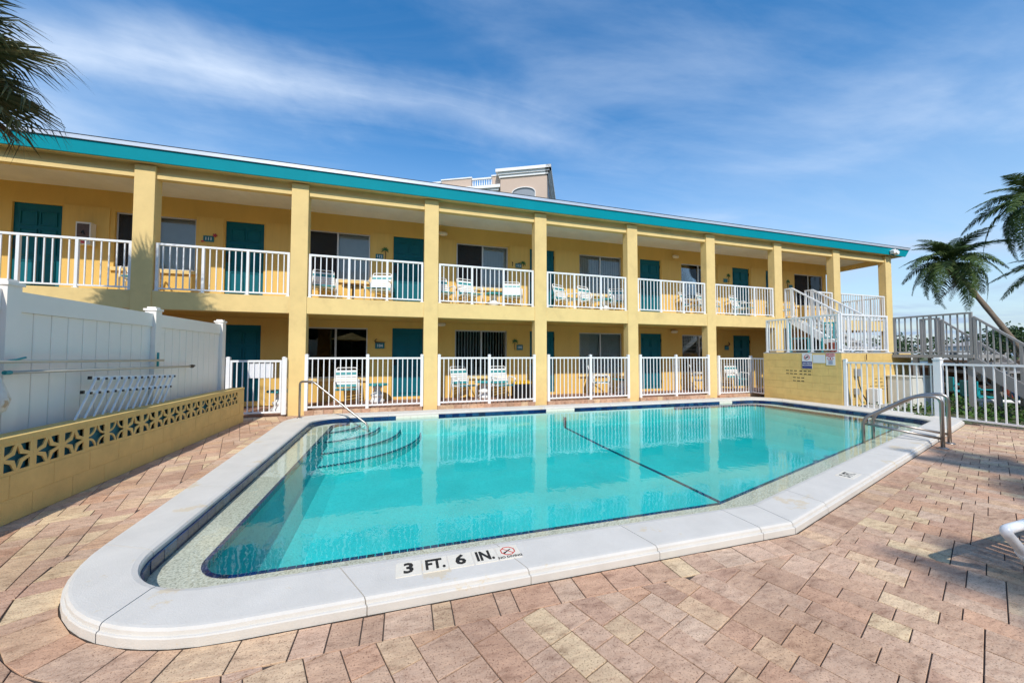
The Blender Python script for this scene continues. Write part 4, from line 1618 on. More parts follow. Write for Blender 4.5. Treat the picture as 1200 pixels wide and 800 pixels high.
ub = thing('deck_box', 'tall pale utility box standing behind the white fence at the stair', 'utility box', (17.95, -2.86, 0))
bevel(MB().box(-0.30, -0.42, 0.0, 0.60, 0.08, 0.78).build('box_body', BEIGEBOX, ub), 0.008)
bevel(MB().box(-0.32, -0.44, 0.7805, 0.62, 0.09, 0.82).build('lid', BEIGEBOX, ub), 0.008)
MB().box(-0.30, -0.425, 0.35, 0.60, -0.4205, 0.355).build('seam', SILVERBOX, ub)
kerb = MB().box(16.25, -3.05, -0.05, 18.0, -2.95, 0.10).build('garden_kerb', CONCRETE)
tag(kerb, 'low grey concrete kerb along the foot of the block base', 'kerb')

# ------------------------------------------------------------------ stainless handrails
def rounded(pts, r=0.08, n=6):
    out = [Vector(pts[0])]
    for a, p, b in zip(pts, pts[1:], pts[2:]):
        a, p, b = Vector(a), Vector(p), Vector(b)
        s_, e_ = p + (a - p).normalized() * r, p + (b - p).normalized() * r
        for k in range(n + 1):
            t = k / n
            out.append(s_ * (1 - t) ** 2 + p * 2 * t * (1 - t) + e_ * t * t)
    out.append(Vector(pts[-1]))
    return out


hr = thing('pool_handrail', 'single stainless handrail bending down into the pool steps', 'handrail', (3.26, -0.86, 0.07))
MB().tube(rounded([(0, 0, 0), (0, 0, 0.735), (0.26, -0.10, 0.735), (1.22, -0.50, -0.02), (1.33, -0.54, -0.10), (1.33, -0.54, -0.32)], 0.07), 0.021, 10).build('rail_tube', STEEL, hr, True)
MB().lathe([(0.05, 0.0), (0.05, 0.008), (0.026, 0.018)], (0, 0, 0.006)).build('escutcheon', STEEL, hr, True)
lg = thing('pool_ladder_rail', 'pair of curved stainless grab rails at the pool edge near the deep end', 'grab rail', (12.78, -5.87, 0))
for dx, dy in ((0.0, 0.0), (0.52, 0.15)):
    B = Vector((dx, dy, 0))
    T = Vector((-0.41 * 0.5, 0.72, 0)) * 1.0
    pr_ = [B + Vector((0, 0, 0.0)), B + Vector((0, 0, 0.76)), B + Vector((-0.10, 0.26, 0.735)), B + Vector((-0.42, 0.72, 0.34)), B + Vector((-0.42, 0.72, -0.45))]
    t = MB().tube(rounded(pr_, 0.12, 8), 0.0235, 12).build('grab_rail', STEEL, lg, True)
    MB().tube([B + Vector((0, 0, 0.14)), B + Vector((-0.42, 0.72, 0.26))], 0.019, 10).build('cross_tube', STEEL, t, True)
    MB().lathe([(0.062, 0.0), (0.062, 0.008), (0.03, 0.02)], tuple(B + Vector((0, 0, 0.002)))).build('escutcheon', STEEL, t, True)

# ------------------------------------------------------------------ strap chairs, tables
def make_chair():
    t = thing('strap_chair', 'white frame strap chair', 'chair', (0, 0, 0))
    fr = MB()
    for s_ in (-1, 1):
        x = 0.275 * s_
        fr.tube(rounded([(x, -0.27, 0.0), (x, -0.235, 0.60), (x, 0.20, 0.625), (x, 0.30, 0.0)], 0.08, 4), 0.0165, 8)
        fr.tube(rounded([(x * 0.88, -0.235, 0.395), (x * 0.88, 0.20, 0.37), (x * 0.88, 0.36, 0.865)], 0.06, 4), 0.0135, 8)
    fr.tube(rounded([(-0.242, 0.355, 0.85), (-0.235, 0.375, 0.905), (0.235, 0.375, 0.905), (0.242, 0.355, 0.85)], 0.05, 4), 0.0135, 8)
    fr.tube([(-0.275, -0.24, 0.39), (0.275, -0.24, 0.39)], 0.014, 8)
    fr.tube([(-0.275, 0.19, 0.36), (0.275, 0.19, 0.36)], 0.012, 8)
    fr.build('frame', WHITEP, t, True)
    seat_t = [1, 1, 0, 1, 0, 0, 1]
    for k in range(7):
        y = -0.20 + k * 0.058
        z = 0.412 - k * 0.003
        MB().box(-0.25, y - 0.024, z - 0.004, 0.25, y + 0.024, z + 0.004).build('seat_strap', TEALSTRAP if seat_t[k] else WHITESTRAP, t)
    MB().box(-0.25, -0.262, 0.385, 0.25, -0.255, 0.418).build('front_strap', TEALSTRAP, t)
    back_t = [1, 0, 0, 0, 0, 1, 0]
    for k in range(7):
        f_ = k / 6
        c = Vector((0, 0.222 + 0.115 * f_, 0.455 + 0.36 * f_))
        M = Matrix.Translation(c) @ Matrix.Rotation(R(-17.5), 4, 'X')
        hw = 0.034 if back_t[k] else 0.024
        MB().box(-0.25, -0.016, -hw, 0.25, -0.009, hw, M).build('back_strap', TEALSTRAP if back_t[k] else WHITESTRAP, t)
    for x, y in ((-0.275, -0.27), (0.275, -0.27), (-0.275, 0.30), (0.275, 0.30)):
        MB().lathe([(0.02, 0), (0.02, 0.03)], (x, y, -0.002), 8).build('foot_cap', WHITESTRAP, t)
    return t


chairs = [
    # x, y, z, rot, label
    (3.92, 0.72, 0.1, 8, 'white strap chair under the black window of room 104'),
    (6.88, 0.92, 0.1, 20, 'ground floor strap chair left of the pedestal table under the striped blinds'),
    (7.98, 0.80, 0.1, 10, 'ground floor strap chair beside the black bin with yellow lid'),
    (11.15, 0.85, 0.1, 55, 'ground floor strap chair turned sideways below the closed grey blinds'),
    (15.05, 0.85, 0.1, 48, 'ground floor strap chair below the dark brown window'),
    (16.75, 0.95, 0.1, -5, 'ground floor strap chair by the corner fence left of the last door'),
    (-0.42, 1.05, ST, 20, 'upper strap chair half hidden behind the leftmost wide column'),
    (3.32, 0.95, ST, 12, 'upper strap chair left of the small dark table by sign 112'),
    (4.62, 0.90, ST, -12, 'upper strap chair right of the small dark table by sign 112'),
    (6.28, 0.98, ST, 14, 'upper strap chair at the left edge of the bay with sign 113'),
    (7.05, 0.98, ST, 16, 'upper strap chair left of the teal table below the half screened window near sign 113'),
    (8.30, 0.98, ST, -14, 'upper strap chair right of the teal table near sign 113'),
    (10.05, 0.98, ST, 25, 'left upper strap chair below the pale blinds'),
    (10.90, 0.98, ST, 20, 'middle upper strap chair below the pale blinds'),
    (11.95, 1.0, ST, -15, 'right upper strap chair below the pale blinds beside the column'),
    (14.85, 1.0, ST, 25, 'left upper strap chair below the small dark slatted window'),
    (15.60, 1.0, ST, 25, 'right upper strap chair below the small dark slatted window'),
    (17.05, 0.95, ST, 15, 'upper strap chair left of the last full teal door by its palm sign'),
    (19.05, 0.95, ST, 10, 'upper strap chair at the head of the white stair'),
]
ch0 = make_chair()
ckids = list(ch0.children)
for k, (x, y, z, rz, lb_) in enumerate(chairs):
    if k == 0:
        o = ch0
    else:
        o = ch0.copy()
        col.objects.link(o)
        for c in ckids:
            cc = c.copy()
            col.objects.link(cc)
            cc.parent = o
    o.location = (x, y, z)
    o.rotation_euler = (0, 0, R(rz))
    o['label'] = lb_
    o['group'] = 'white and teal strap chairs on the galleries'


def make_table(dark=False):
    t = thing('side_table', 'table', 'table')
    if dark:
        MB().lathe([(0.26, 0.44), (0.27, 0.455), (0.25, 0.47)], n=20).build('table_top', BLACKPLAST, t)
        MB().lathe([(0.17, 0), (0.16, 0.02), (0.03, 0.05), (0.025, 0.438)], n=12).build('pedestal', BROWNPRINT, t)
    else:
        bevel(MB().lathe([(0.27, 0.445), (0.275, 0.46), (0.275, 0.48), (0.265, 0.49)], n=22).build('table_top', TEALPLAST, t), 0.002, 1)
        MB().lathe([(0.19, 0.0), (0.19, 0.07), (0.15, 0.09), (0.135, 0.15), (0.16, 0.17), (0.16, 0.22), (0.115, 0.25), (0.09, 0.30), (0.085, 0.36), (0.12, 0.40), (0.13, 0.444)], n=18).build('pedestal', STUMPY, t, True)
    return t


tables = [
    (4.62, 0.98, 0.1, 0, 'teal topped pedestal table beside the strap chair of room 104'),
    (7.50, 1.12, 0.1, 0, 'teal topped pedestal table between the two chairs under the striped blinds'),
    (11.95, 0.95, 0.1, 0, 'teal topped pedestal table below the closed grey blinds'),
    (2.53, 0.55, 0.03, 0, 'teal topped pedestal table behind the white gate'),
    (7.78, 1.1, ST, 0, 'teal topped pedestal table on the upper gallery near sign 113'),
    (11.45, 1.1, ST, 0, 'teal topped pedestal table among three upper chairs below the pale blinds'),
    (4.0, 0.98, ST, 1, 'small dark pedestal table between the two upper chairs by sign 112'),
]
protos = {}
for x, y, z, dk, lb_ in tables:
    if dk not in protos:
        protos[dk] = make_table(bool(dk))
        o = protos[dk]
    else:
        o = protos[dk].copy()
        col.objects.link(o)
        for c in list(protos[dk].children):
            cc = c.copy()
            col.objects.link(cc)
            cc.parent = o
    o.location = (x, y, z)
    o['label'] = lb_
    o['group'] = 'side tables on the galleries'

bn = thing('storage_bin', 'black storage bin with a bright yellow lid behind the picket fence', 'bin', (8.52, 0.75, 0.1))
bevel(MB().box(-0.25, -0.2, 0, 0.25, 0.2, 0.42).build('bin_body', BLACKPLAST, bn), 0.02)
bevel(MB().box(-0.265, -0.215, 0.4205, 0.265, 0.215, 0.50).build('lid', YELLOWPLAST, bn), 0.015)

# ------------------------------------------------------------------ room signs, lights, cabinet
def palm_mark(o, x, z, h, flip=1):
    m = MB().tube([(x, -0.012, z), (x + 0.012 * flip, -0.012, z + h * 0.5), (x - 0.008 * flip, -0.012, z + h)], 0.009, 6)
    m.build('palm_trunk_cutout', BROWNPRINT, o)
    m = MB()
    for a in (-25, 15, 60, 110, 160, 205):
        d_ = Vector((math.cos(R(a)), 0, math.sin(R(a))))
        p0 = Vector((x - 0.008 * flip, -0.014, z + h))
        p1 = p0 + d_ * 0.06
        p2 = p0 + d_ * 0.10 + Vector((0, 0, -0.035))
        m.tube([p0, p1, p2], [0.011, 0.016, 0.004], 5)
    m.build('palm_leaf_cutout', LEAFPRINT, o)


def room_sign(label, num, x, z, kind, w=0.20, h=0.14):
    o = thing('room_sign', label, 'sign', (x, D - 0.02, z), 0, 'room number signs')
    bevel(MB().box(-w / 2, -0.012, -h / 2, w / 2, 0.0, h / 2).build('board', SIGNTEAL, o), 0.003, 1)
    if num:
        text('number', num, 0.105, SIGNWHITE, o, (0, -0.0128, -0.002), (R(90), 0, 0), 0.0006, 0.002)
    if kind == 'palmright':
        palm_mark(o, w / 2 + 0.05, -h / 2, 0.27)
    elif kind == 'palmleft':
        palm_mark(o, -w / 2 - 0.06, -h / 2, 0.27, -1)
    elif kind == 'leafright':
        palm_mark(o, w / 2 + 0.05, 0.0, 0.09)
        m = MB().tube([(-w / 2 - 0.1, -0.012, -0.03), (-w / 2 - 0.09, -0.012, 0.06), (-w / 2 - 0.11, -0.012, 0.10)], [0.008, 0.009, 0.02], 6)
        m.build('bird_cutout', BROWNPRINT, o)
        MB().tube([(-0.02, -0.012, h / 2), (0.05, -0.012, h / 2 + 0.015)], 0.015, 6).build('shell_cutout', BROWNPRINT, o)
    elif kind == 'flower':
        m = MB()
        for a in range(5):
            m.tube([(w / 2 + 0.02, -0.014, h / 2 + 0.02), (w / 2 + 0.02 + 0.045 * math.cos(R(72 * a)), -0.014, h / 2 + 0.02 + 0.045 * math.sin(R(72 * a)))], [0.008, 0.016], 5)
        m.tube([(-w / 2 - 0.03, -0.014, -h / 2), (-w / 2 + 0.03, -0.014, -h / 2 + 0.01)], [0.02, 0.012], 5)
        m.build('flower_cutout', PINKPRINT, o)
    elif kind == 'bird':
        m = MB().tube([(-w / 2 + 0.02, -0.014, h / 2 + 0.01), (-w / 2 - 0.01, -0.014, h / 2 + 0.05), (-w / 2 + 0.04, -0.014, h / 2 + 0.11)], [0.022, 0.016, 0.008], 6)
        m.build('bird_cutout', BROWNPRINT, o)
        MB().tube([(-w / 2, -0.014, h / 2 + 0.012), (w / 2 + 0.02, -0.014, h / 2 + 0.012)], [0.02, 0.008], 6).build('branch_cutout', BROWNPRINT, o)
    elif kind == 'birdright':
        m = MB().tube([(-w / 2, -0.014, h / 2 + 0.012), (w / 2, -0.014, h / 2 + 0.03), (w / 2 + 0.03, -0.014, h / 2 + 0.08), (w / 2 - 0.02, -0.014, h / 2 + 0.16)], [0.012, 0.02, 0.022, 0.008], 6)
        m.build('bird_cutout', BLACKPRINT, o)
    return o


room_sign('dark teal room sign 111 with a pink flower cut-out', '111', 0.65, 4.18, 'flower', 0.22, 0.15)
room_sign('teal room sign 112 with a palm cut-out beside the door', '112', 4.60, 4.06, 'palmright')
room_sign('teal room sign 113 with a green leaf cut-out on the upper gallery', '113', 8.66, 4.10, 'leafright')
room_sign('small teal sign with palm left of the last full upper door', '', 16.86, 4.14, 'palmright')
room_sign('small teal sign with dark palm at the head of the stair', '', 20.22, 4.10, 'palmleft')
room_sign('teal room sign 104 with a bird cut-out', '104', 4.64, 1.59, 'bird', 0.24, 0.16)
room_sign('teal room sign 105 with a palm at its left', '105', 8.70, 1.57, 'palmleft', 0.20, 0.16)
room_sign('small dark sign with a bird neck left of the last lower door', '', 16.86, 1.60, 'birdright')

GLOBE = pmat('frosted_lamp_glass', (0.78, 0.66, 0.48), 0.3, 0.05, 6)
for x, z, lb_, in ((6.33, 4.86, 'oval wall lamp above the window beside sign 113'), (14.55, 4.85, 'oval wall lamp right of the fifth upper door'),
                   (6.30, 2.22, 'ground floor wall lamp half hidden by the column left of the striped blinds'), (14.45, 2.17, 'ground floor wall lamp above the dark brown window')):
    o = thing('wall_lamp', lb_, 'lamp', (x, D, z), 0, 'gallery wall lamps')
    MB().box(-0.05, -0.03, -0.05, 0.05, -0.0005, 0.05).build('lamp_base', SILVERBOX, o)
    m = MB().tube([(-0.13, -0.07, 0.0), (-0.11, -0.07, 0.0), (-0.05, -0.07, 0), (0.05, -0.07, 0), (0.11, -0.07, 0), (0.13, -0.07, 0)], [0.02, 0.045, 0.06, 0.06, 0.045, 0.02], 12)
    m.build('globe', GLOBE, o, True)
cb = thing('extinguisher_cabinet', 'white glass fronted fire extinguisher cabinet on the upper left wall', 'cabinet', (-1.62, D - 0.02, 3.80))
CABDARK = pmat('dark_cabinet_inside', (0.10, 0.06, 0.05), 0.6, 0.3, 12)
MB().box(-0.13, -0.15, 0, 0.13, -0.001, 0.50).build('cabinet_body', CABWHITE, cb)
MB().box(-0.105, -0.154, 0.09, 0.105, -0.1505, 0.46).build('cabinet_glass', CABDARK, cb)
MB().box(-0.05, -0.160, 0.02, 0.07, -0.1505, 0.075).build('cabinet_label', REDPRINT, cb)
MB().tube([(-0.03, -0.156, 0.25), (0.0, -0.160, 0.30), (0.02, -0.156, 0.22)], 0.02, 6).build('nozzle', BLACKPLAST, cb)
fl = thing('security_light', 'small white floodlight fixed to the teal fascia near its right end', 'light', (23.35, -0.14, HS + 0.13))
m = MB().box(-0.16, -0.14, -0.06, 0.0, -0.02, 0.07, Matrix.Rotation(R(-25), 4, 'Y')).box(0.03, -0.14, -0.07, 0.19, -0.02, 0.06, Matrix.Rotation(R(25), 4, 'Y'))
m.build('lamp_head', WHITEP, fl)
MB().box(-0.03, -0.02, -0.05, 0.03, 0.003, 0.06).build('bracket', SILVERBOX, fl)

# ------------------------------------------------------------------ white pvc chair at the right edge of the picture
pc = thing('pvc_lounge_chair', 'white pvc pipe lounge chair on the pavers at the right edge', 'lounge chair', (8.55, -7.92, 0))
for yy in (0.0, -0.62):
    fr = MB().tube(rounded([(1.9, yy, 0.40), (1.55, yy, 0.37), (0.02, yy, 0.355), (0.26, yy, 0.14), (0.30, yy, 0.0)] if False else [(1.75, yy, 0.39), (0.0, yy, 0.355), (0.235, yy, 0.165), (0.33, yy, 0.02)], 0.055, 6), 0.026, 12)
    fr.build('side_frame', PVC, pc, True)
    MB().tube([(0.19, yy, 0.205), (0.27, yy, 0.125)], 0.033, 12).build('joint_fitting', PVC, pc, True)
    MB().tube([(1.70, yy, 0.39), (1.70, yy, 0.0)], 0.026, 12).build('leg', PVC, pc, True)
    MB().tube([(0.30, yy, 0.05), (1.70, yy, 0.05)], 0.024, 12).build('ground_bar', PVC, pc, True)
MB().tube([(0.255, 0.0, 0.14), (0.255, -0.62, 0.14)], 0.024, 12).build('cross_bar', PVC, pc, True)
for k in range(16):
    x = 0.35 + k * 0.085
    MB().box(x - 0.03, -0.60, 0.372, x + 0.03, -0.02, 0.378).build('strap', WHITESTRAP, pc)

# ------------------------------------------------------------------ planting and clutter beyond the right fence
rg = random.Random(5)
mb = MB()
def leaf(mb, p, d, up, L, w):
    d = d.normalized()
    s_ = d.cross(up)
    if s_.length < 1e-4:
        s_ = Vector((1, 0, 0))
    s_.normalize()
    i = len(mb.v)
    mb.v += [tuple(p), tuple(p + d * L * 0.5 + s_ * w), tuple(p + d * L), tuple(p + d * L * 0.5 - s_ * w)]
    mb.f.append((i, i + 1, i + 2, i + 3))


for _ in range(9000):
    x, y = rg.uniform(16.3, 23.5), rg.uniform(-8.0, -2.3)
    if x < 18.8 and y > -3.4 and rg.random() < 0.8:
        continue
    hh = 0.16 + 0.10 * noise.noise(Vector((x * 1.3, y * 1.3, 0)))
    z = rg.uniform(-0.02, max(0.04, hh))
    d_ = Vector((rg.uniform(-1, 1), rg.uniform(-1, 1), rg.uniform(-0.1, 0.9)))
    leaf(mb, Vector((x, y, z)), d_, Vector((0, 0, 1)), rg.uniform(0.06, 0.12), rg.uniform(0.015, 0.03))
o = mb.build('ground_cover', COVERLEAF)
tag(o, 'low green leafy ground cover behind the right fence', 'ground cover', None, 'stuff')
mb = MB()
for k in range(70):
    leaf(mb, Vector((15.88 + rg.uniform(-0.06, 0.06), -4.25 + rg.uniform(-0.14, 0.12), 0.07)), Vector((rg.uniform(-1, 1), rg.uniform(-1, 1), rg.uniform(0.2, 1))), Vector((0, 0, 1)), 0.06, 0.012)
o = mb.build('weed_tuft', COVERLEAF)
tag(o, 'small green weed at the foot of the tall fence post', 'weed')


def patio_seat(label, x, y, rz, mat, z=0.0):
    t = thing('plastic_armchair', label, 'chair', (x, y, z), R(rz), None)
    bevel(MB().box(-0.26, -0.25, 0.36, 0.26, 0.22, 0.40).build('seat', mat, t), 0.01)
    bevel(MB().box(-0.25, 0.20, 0.41, 0.25, 0.24, 0.82, Matrix.Rotation(R(0), 4, 'X')).build('backrest', mat, t), 0.01)
    for s_ in (-1, 1):
        MB().box(s_ * 0.27 - 0.025, -0.25, 0.58, s_ * 0.27 + 0.025, 0.2, 0.61).build('armrest', mat, t)
        for yy in (-0.22, 0.19):
            MB().box(s_ * 0.24 - 0.025, yy - 0.02, 0.0, s_ * 0.24 + 0.025, yy + 0.02, 0.36).build('leg', mat, t)
        MB().box(s_ * 0.27 - 0.02, -0.24, 0.405, s_ * 0.27 + 0.02, -0.20, 0.579).build('arm_support', mat, t)
    return t


patio_seat('low teal plastic chair behind the fence left of the palm plant', 22.0, -2.35, 40, TEALPLAST, -0.15)
patio_seat('low teal plastic chair behind the fence under the metal stair', 21.0, -3.1, 60, TEALPLAST, -0.2)
pot = MB().lathe([(0.13, 0.0), (0.19, 0.40), (0.21, 0.40), (0.21, 0.46)], (22.6, -3.05, 0), 14).build('clay_pot', REDCLAY)
tag(pot, 'tall red clay pot standing under the metal stair', 'pot')
tub = MB().lathe([(0.26, 0.0), (0.33, 0.28), (0.35, 0.30)], (22.1, -3.65, 0.0), 16).build('plastic_tub', BLUEPLAST)
tag(tub, 'blue plastic tub on the ground under the metal stair', 'tub')
wb = thing('white_bench', 'low white pipe bench in the green ground cover', 'bench', (19.6, -4.15, 0))
MB().tube([(-0.5, 0.35, 0.22), (0.5, -0.35, 0.20)], 0.045, 8).build('bench_rail', PVC, wb, True)
for q in (-0.45, 0.45):
    MB().tube([(q, -q * 0.7, 0.2), (q, -q * 0.7, -0.05)], 0.035, 8).build('leg', PVC, wb, True)
BL = ['lowest weathered board at the back of the pile under the metal stair', 'second weathered board up in the pile under the metal stair', 'weathered board at mid height of the pile under the metal stair',
      'long tilted weathered board in the pile under the metal stair', 'upper weathered board jutting from the pile under the metal stair', 'topmost weathered board of the pile under the metal stair']
rk2 = random.Random(4)
for k in range(6):
    L, z = 3.4 - 0.25 * k, 0.14 + 0.20 * k
    o = MB().box(-0.35, -L / 2, -0.05, 0.35, L / 2, 0.05).build('timber_board', WOODB if k % 3 else PALEWOOD)
    o.location = (23.4 + rk2.uniform(-0.3, 0.3), -2.3 + rk2.uniform(-0.5, 0.5), z)
    o.rotation_euler = (R(6 if k == 3 else rk2.uniform(-1.5, 1.5)), 0, R(rk2.uniform(-14, 14)))
    tag(o, BL[k], 'board', 'weathered boards under the stair')
bx = MB().box(-0.22, -1.5, -0.05, 0.25, 1.5, 1.02).build('timber_crate', WOODB)
bx.location = (23.75, -2.0, 0)
tag(bx, 'long dark wooden crate behind the boards under the stair', 'crate')
tb = thing('trash_bin', 'dark navy wheeled bin at the foot of the metal stair', 'bin', (18.75, -4.95, 0), R(20))
bevel(MB().box(-0.22, -0.25, 0.06, 0.22, 0.25, 0.92).build('bin_body', NAVYPLAST, tb), 0.02)
bevel(MB().box(-0.24, -0.28, 0.9205, 0.24, 0.27, 0.98).build('lid', NAVYPLAST, tb), 0.015)
# teal metal furniture on the landing
for k, (x, y, rz, lb_) in enumerate(((16.75, -1.2, 30, 'teal slatted patio chair on the landing nearest the left railing'), (17.25, -1.75, -60, 'teal slatted patio chair on the landing behind the corner post'))):
    t = thing('slatted_chair', lb_, 'chair', (x, y, LH + 0.03), R(rz), 'teal slatted chairs on the landing')
    for q in range(6):
        MB().box(-0.22, -0.22 + q * 0.075, 0.41, 0.22, -0.17 + q * 0.075, 0.43).build('seat_slat', TEALPLAST, t)
        MB().box(-0.20 + q * 0.075, 0.225, 0.44, -0.16 + q * 0.075, 0.245, 0.86).build('back_slat', TEALPLAST, t)
    MB().box(-0.23, 0.22, 0.86, 0.23, 0.25, 0.90).build('top_rail', TEALPLAST, t)
    for sx in (-1, 1):
        for sy in (-1, 1):
            MB().box(sx * 0.21 - 0.016, sy * 0.21 - 0.016, 0, sx * 0.21 + 0.016, sy * 0.21 + 0.016, 0.405).build('leg', TEALPLAST, t)
pot = MB().lathe([(0.10, 0.0), (0.14, 0.22), (0.155, 0.22), (0.155, 0.26)], (16.35, -2.35, LH + 0.03), 14).build('terracotta_pot', REDCLAY)
tag(pot, 'small terracotta pot in the front corner of the landing', 'pot')


# ------------------------------------------------------------------ palms
def frond_mesh(name, L, droop, nl, leafL, mat, seed, width=0.014):
    """feather frond in local space: base at origin, growing along +x then drooping"""
    r = random.Random(seed)
    mb = MB()
    pts = []
    n = 12
    for k in range(n + 1):
        t = k / n
        pts.append(Vector((L * (t - 0.28 * droop * t ** 2.5), 0, L * (0.42 * t * (1 - t) - droop * 0.75 * t ** 2.2))))
    mb.tube(pts, [0.022 * (1 - 0.85 * k / n) for k in range(n + 1)], 5)
    for k in range(nl):
        t = 0.14 + 0.86 * (k + 0.5) / nl
        i = min(int(t * n), n - 1)
        p = pts[i].lerp(pts[i + 1], t * n - i)
        d = (pts[i + 1] - pts[i]).normalized()
        ll = leafL * (math.sin(math.pi * min(1, 0.18 + t * 0.80)) * 0.85 + 0.15) * r.uniform(0.85, 1.1)
        for s_ in (-1, 1):
            side = Vector((0, s_, 0))
            dv = (d * r.uniform(0.45, 0.75) + side * r.uniform(0.75, 0.95) + Vector((0, 0, r.uniform(-0.15, 0.25)))).normalized()
            q1 = p + dv * ll * 0.55
            q2 = p + dv * ll + Vector((0, 0, -ll * r.uniform(0.25, 0.5)))
            up = Vector((0, 0, 1))
            w_ = d * width
            j = len(mb.v)
            mb.v += [tuple(p - w_ * 0.5), tuple(p + w_ * 0.5), tuple(q1 + w_), tuple(q2), tuple(q1 - w_)]
            mb.f += [(j, j + 1, j + 2, j + 4), (j + 4, j + 2, j + 3)]
    return mb.mesh(name, mat)


FR = [frond_mesh('frond', 2.05, 0.42 + 0.16 * k, 60, 0.50, PALMLEAF, 30 + k, 0.022) for k in range(5)]
FRD = [frond_mesh('dead_frond', 1.5, 1.25, 30, 0.30, PALMDEAD, 50 + k) for k in range(2)]


def feather_palm(label, crown, base, ctrl, seed, size=1.0, nfr=36, ndead=4, group='feather palms beyond the stair'):
    r = random.Random(seed)
    t = thing('palm_tree', label, 'palm tree', base, 0, group)
    B = Vector(base)
    A, Cc, Z = Vector((0, 0, 0)), Vector(ctrl) - B, Vector(crown) - B
    pts, rs = [], []
    for k in range(15):
        q = k / 14
        pts.append(A * (1 - q) ** 2 + Cc * 2 * q * (1 - q) + Z * q * q)
        rs.append((0.105 - 0.025 * q) * (1.06 if k % 2 else 0.97))
    MB().tube(pts, rs, 10).build('trunk', TRUNK, t, True)
    bt = MB().lathe([(0.13, -0.35), (0.20, -0.1), (0.17, 0.12), (0.05, 0.28)], tuple(Z), 10).build('crown_shaft', TRUNK, t, True)
    for k in range(nfr):
        lvl = (k + 0.5) / nfr
        f = link('frond', FR[min(4, max(0, int(lvl * 4.2 + r.uniform(-0.6, 0.9))))], t, Z + Vector((0, 0, 0.1)))
        el = R(80 - 112 * lvl ** 0.9 + r.uniform(-8, 8))
        f.rotation_euler = (r.uniform(-0.2, 0.2), -el, k * 2.399 + r.uniform(-0.2, 0.2))
        s_ = size * r.uniform(0.85, 1.1) * (0.85 if lvl < 0.2 else 1)
        f.scale = (s_, s_, s_)
    for k in range(ndead):
        f = link('dead_frond', r.choice(FRD), t, Z + Vector((0, 0, -0.1)))
        f.rotation_euler = (0, R(48 + r.uniform(-8, 12)), r.uniform(0, 6.28))
        f.scale = (size * 0.9,) * 3
    return t


feather_palm('full crowned palm with a curving leaning trunk behind the metal stair', (28.35, 0.33, 5.25), (29.2, -1.9, -0.1), (28.3, -1.0, 2.6), 11, 0.93)
feather_palm('taller palm cut by the right edge of the picture', (29.3, -1.75, 7.25), (30.6, -2.6, -0.1), (30.4, -2.2, 4), 12, 1.0)
feather_palm('shorter palm at the right edge below the taller one', (30.6, -2.05, 4.4), (31.4, -2.5, -0.1), (31.2, -2.2, 2), 14, 1.0)
feather_palm('taller palm on the deck behind the viewpoint shading the near pavers', (9.9, -16.1, 9.0), (10.2, -16.9, -0.1), (10.3, -16.9, 4.5), 16, 0.8, 11, 1, 'palms behind the viewpoint')
feather_palm('smaller crowned palm on the deck behind the viewpoint', (6.5, -17.1, 9.0), (6.2, -17.6, -0.1), (6.3, -17.6, 4.5), 18, 0.5, 11, 1, 'palms behind the viewpoint')


def fan_frond(name, seed, mat):
    r = random.Random(seed)
    mb = MB()
    mb.tube([(0, 0, 0), (0.35, 0, 0.06), (0.62, 0, 0.05)], [0.02, 0.014, 0.012], 5)
    n = 44
    for k in range(n):
        a = R(-120 + 240 * k / (n - 1))
        d = Vector((math.cos(a), math.sin(a), 0.25 * math.cos(a * 0.7)))
        L = r.uniform(0.70, 0.95) * (1 - 0.25 * abs(a) / R(120))
        p0 = Vector((0.62, 0, 0.05))
        q1 = p0 + d * L * 0.5
        q2 = p0 + d * L * 0.85 + Vector((0, 0, -0.10 * L))
        q3 = p0 + d * L * 1.12 + Vector((0, 0, -r.uniform(0.25, 0.62) * L))
        w = Vector((-math.sin(a), math.cos(a), 0)) * 0.021
        j = len(mb.v)
        up = Vector((0, 0, 0.012 * (1 if k % 2 else -1)))
        mb.v += [tuple(p0), tuple(q1 - w + up), tuple(q1 + w - up), tuple(q2 - w * 0.7), tuple(q2 + w * 0.7), tuple(q3)]
        mb.f += [(j, j + 2, j + 1), (j + 1, j + 2, j + 4, j + 3), (j + 3, j + 4, j + 5)]
    return mb.mesh(name, mat)


FF = [fan_frond('fan_frond', 70 + k, FANLEAF) for k in range(3)]
FFD = [fan_frond('dead_fan_frond', 80, PALMDEAD)]
fp = thing('fan_palm', 'shaggy fan palm hanging into the upper left corner of the picture', 'palm tree', (-0.36, -3.13, 0))
MB().tube([(0, 0, -0.1), (0.02, 0.02, 2), (0, 0, 4), (0, 0, 5.15)], [0.20, 0.17, 0.17, 0.19], 12).build('trunk', TRUNK, fp, True)
rr = random.Random(9)
for k in range(38):
    lvl = k / 38
    dead = k > 34
    f = link('dead_fan_frond' if dead else 'fan_frond', FFD[0] if dead else rr.choice(FF), fp, (0, 0, 5.28 - 0.50 * lvl))
    f.rotation_euler = (rr.uniform(-0.3, 0.3), -R(70 - 118 * lvl + rr.uniform(-8, 8)), k * 2.399)
    s_ = rr.uniform(0.72, 0.90)
    f.scale = (s_, s_, s_)

# ------------------------------------------------------------------ hotel tower behind
hang = math.atan2(0.459, -0.889)          # direction of its front, running left from the corner
ht = thing('hotel_tower', 'tan stucco hotel tower with white cornices rising behind the motel roof', 'hotel', (32.1, 55.5, 0), math.atan2(0.459, -0.889) - math.pi)
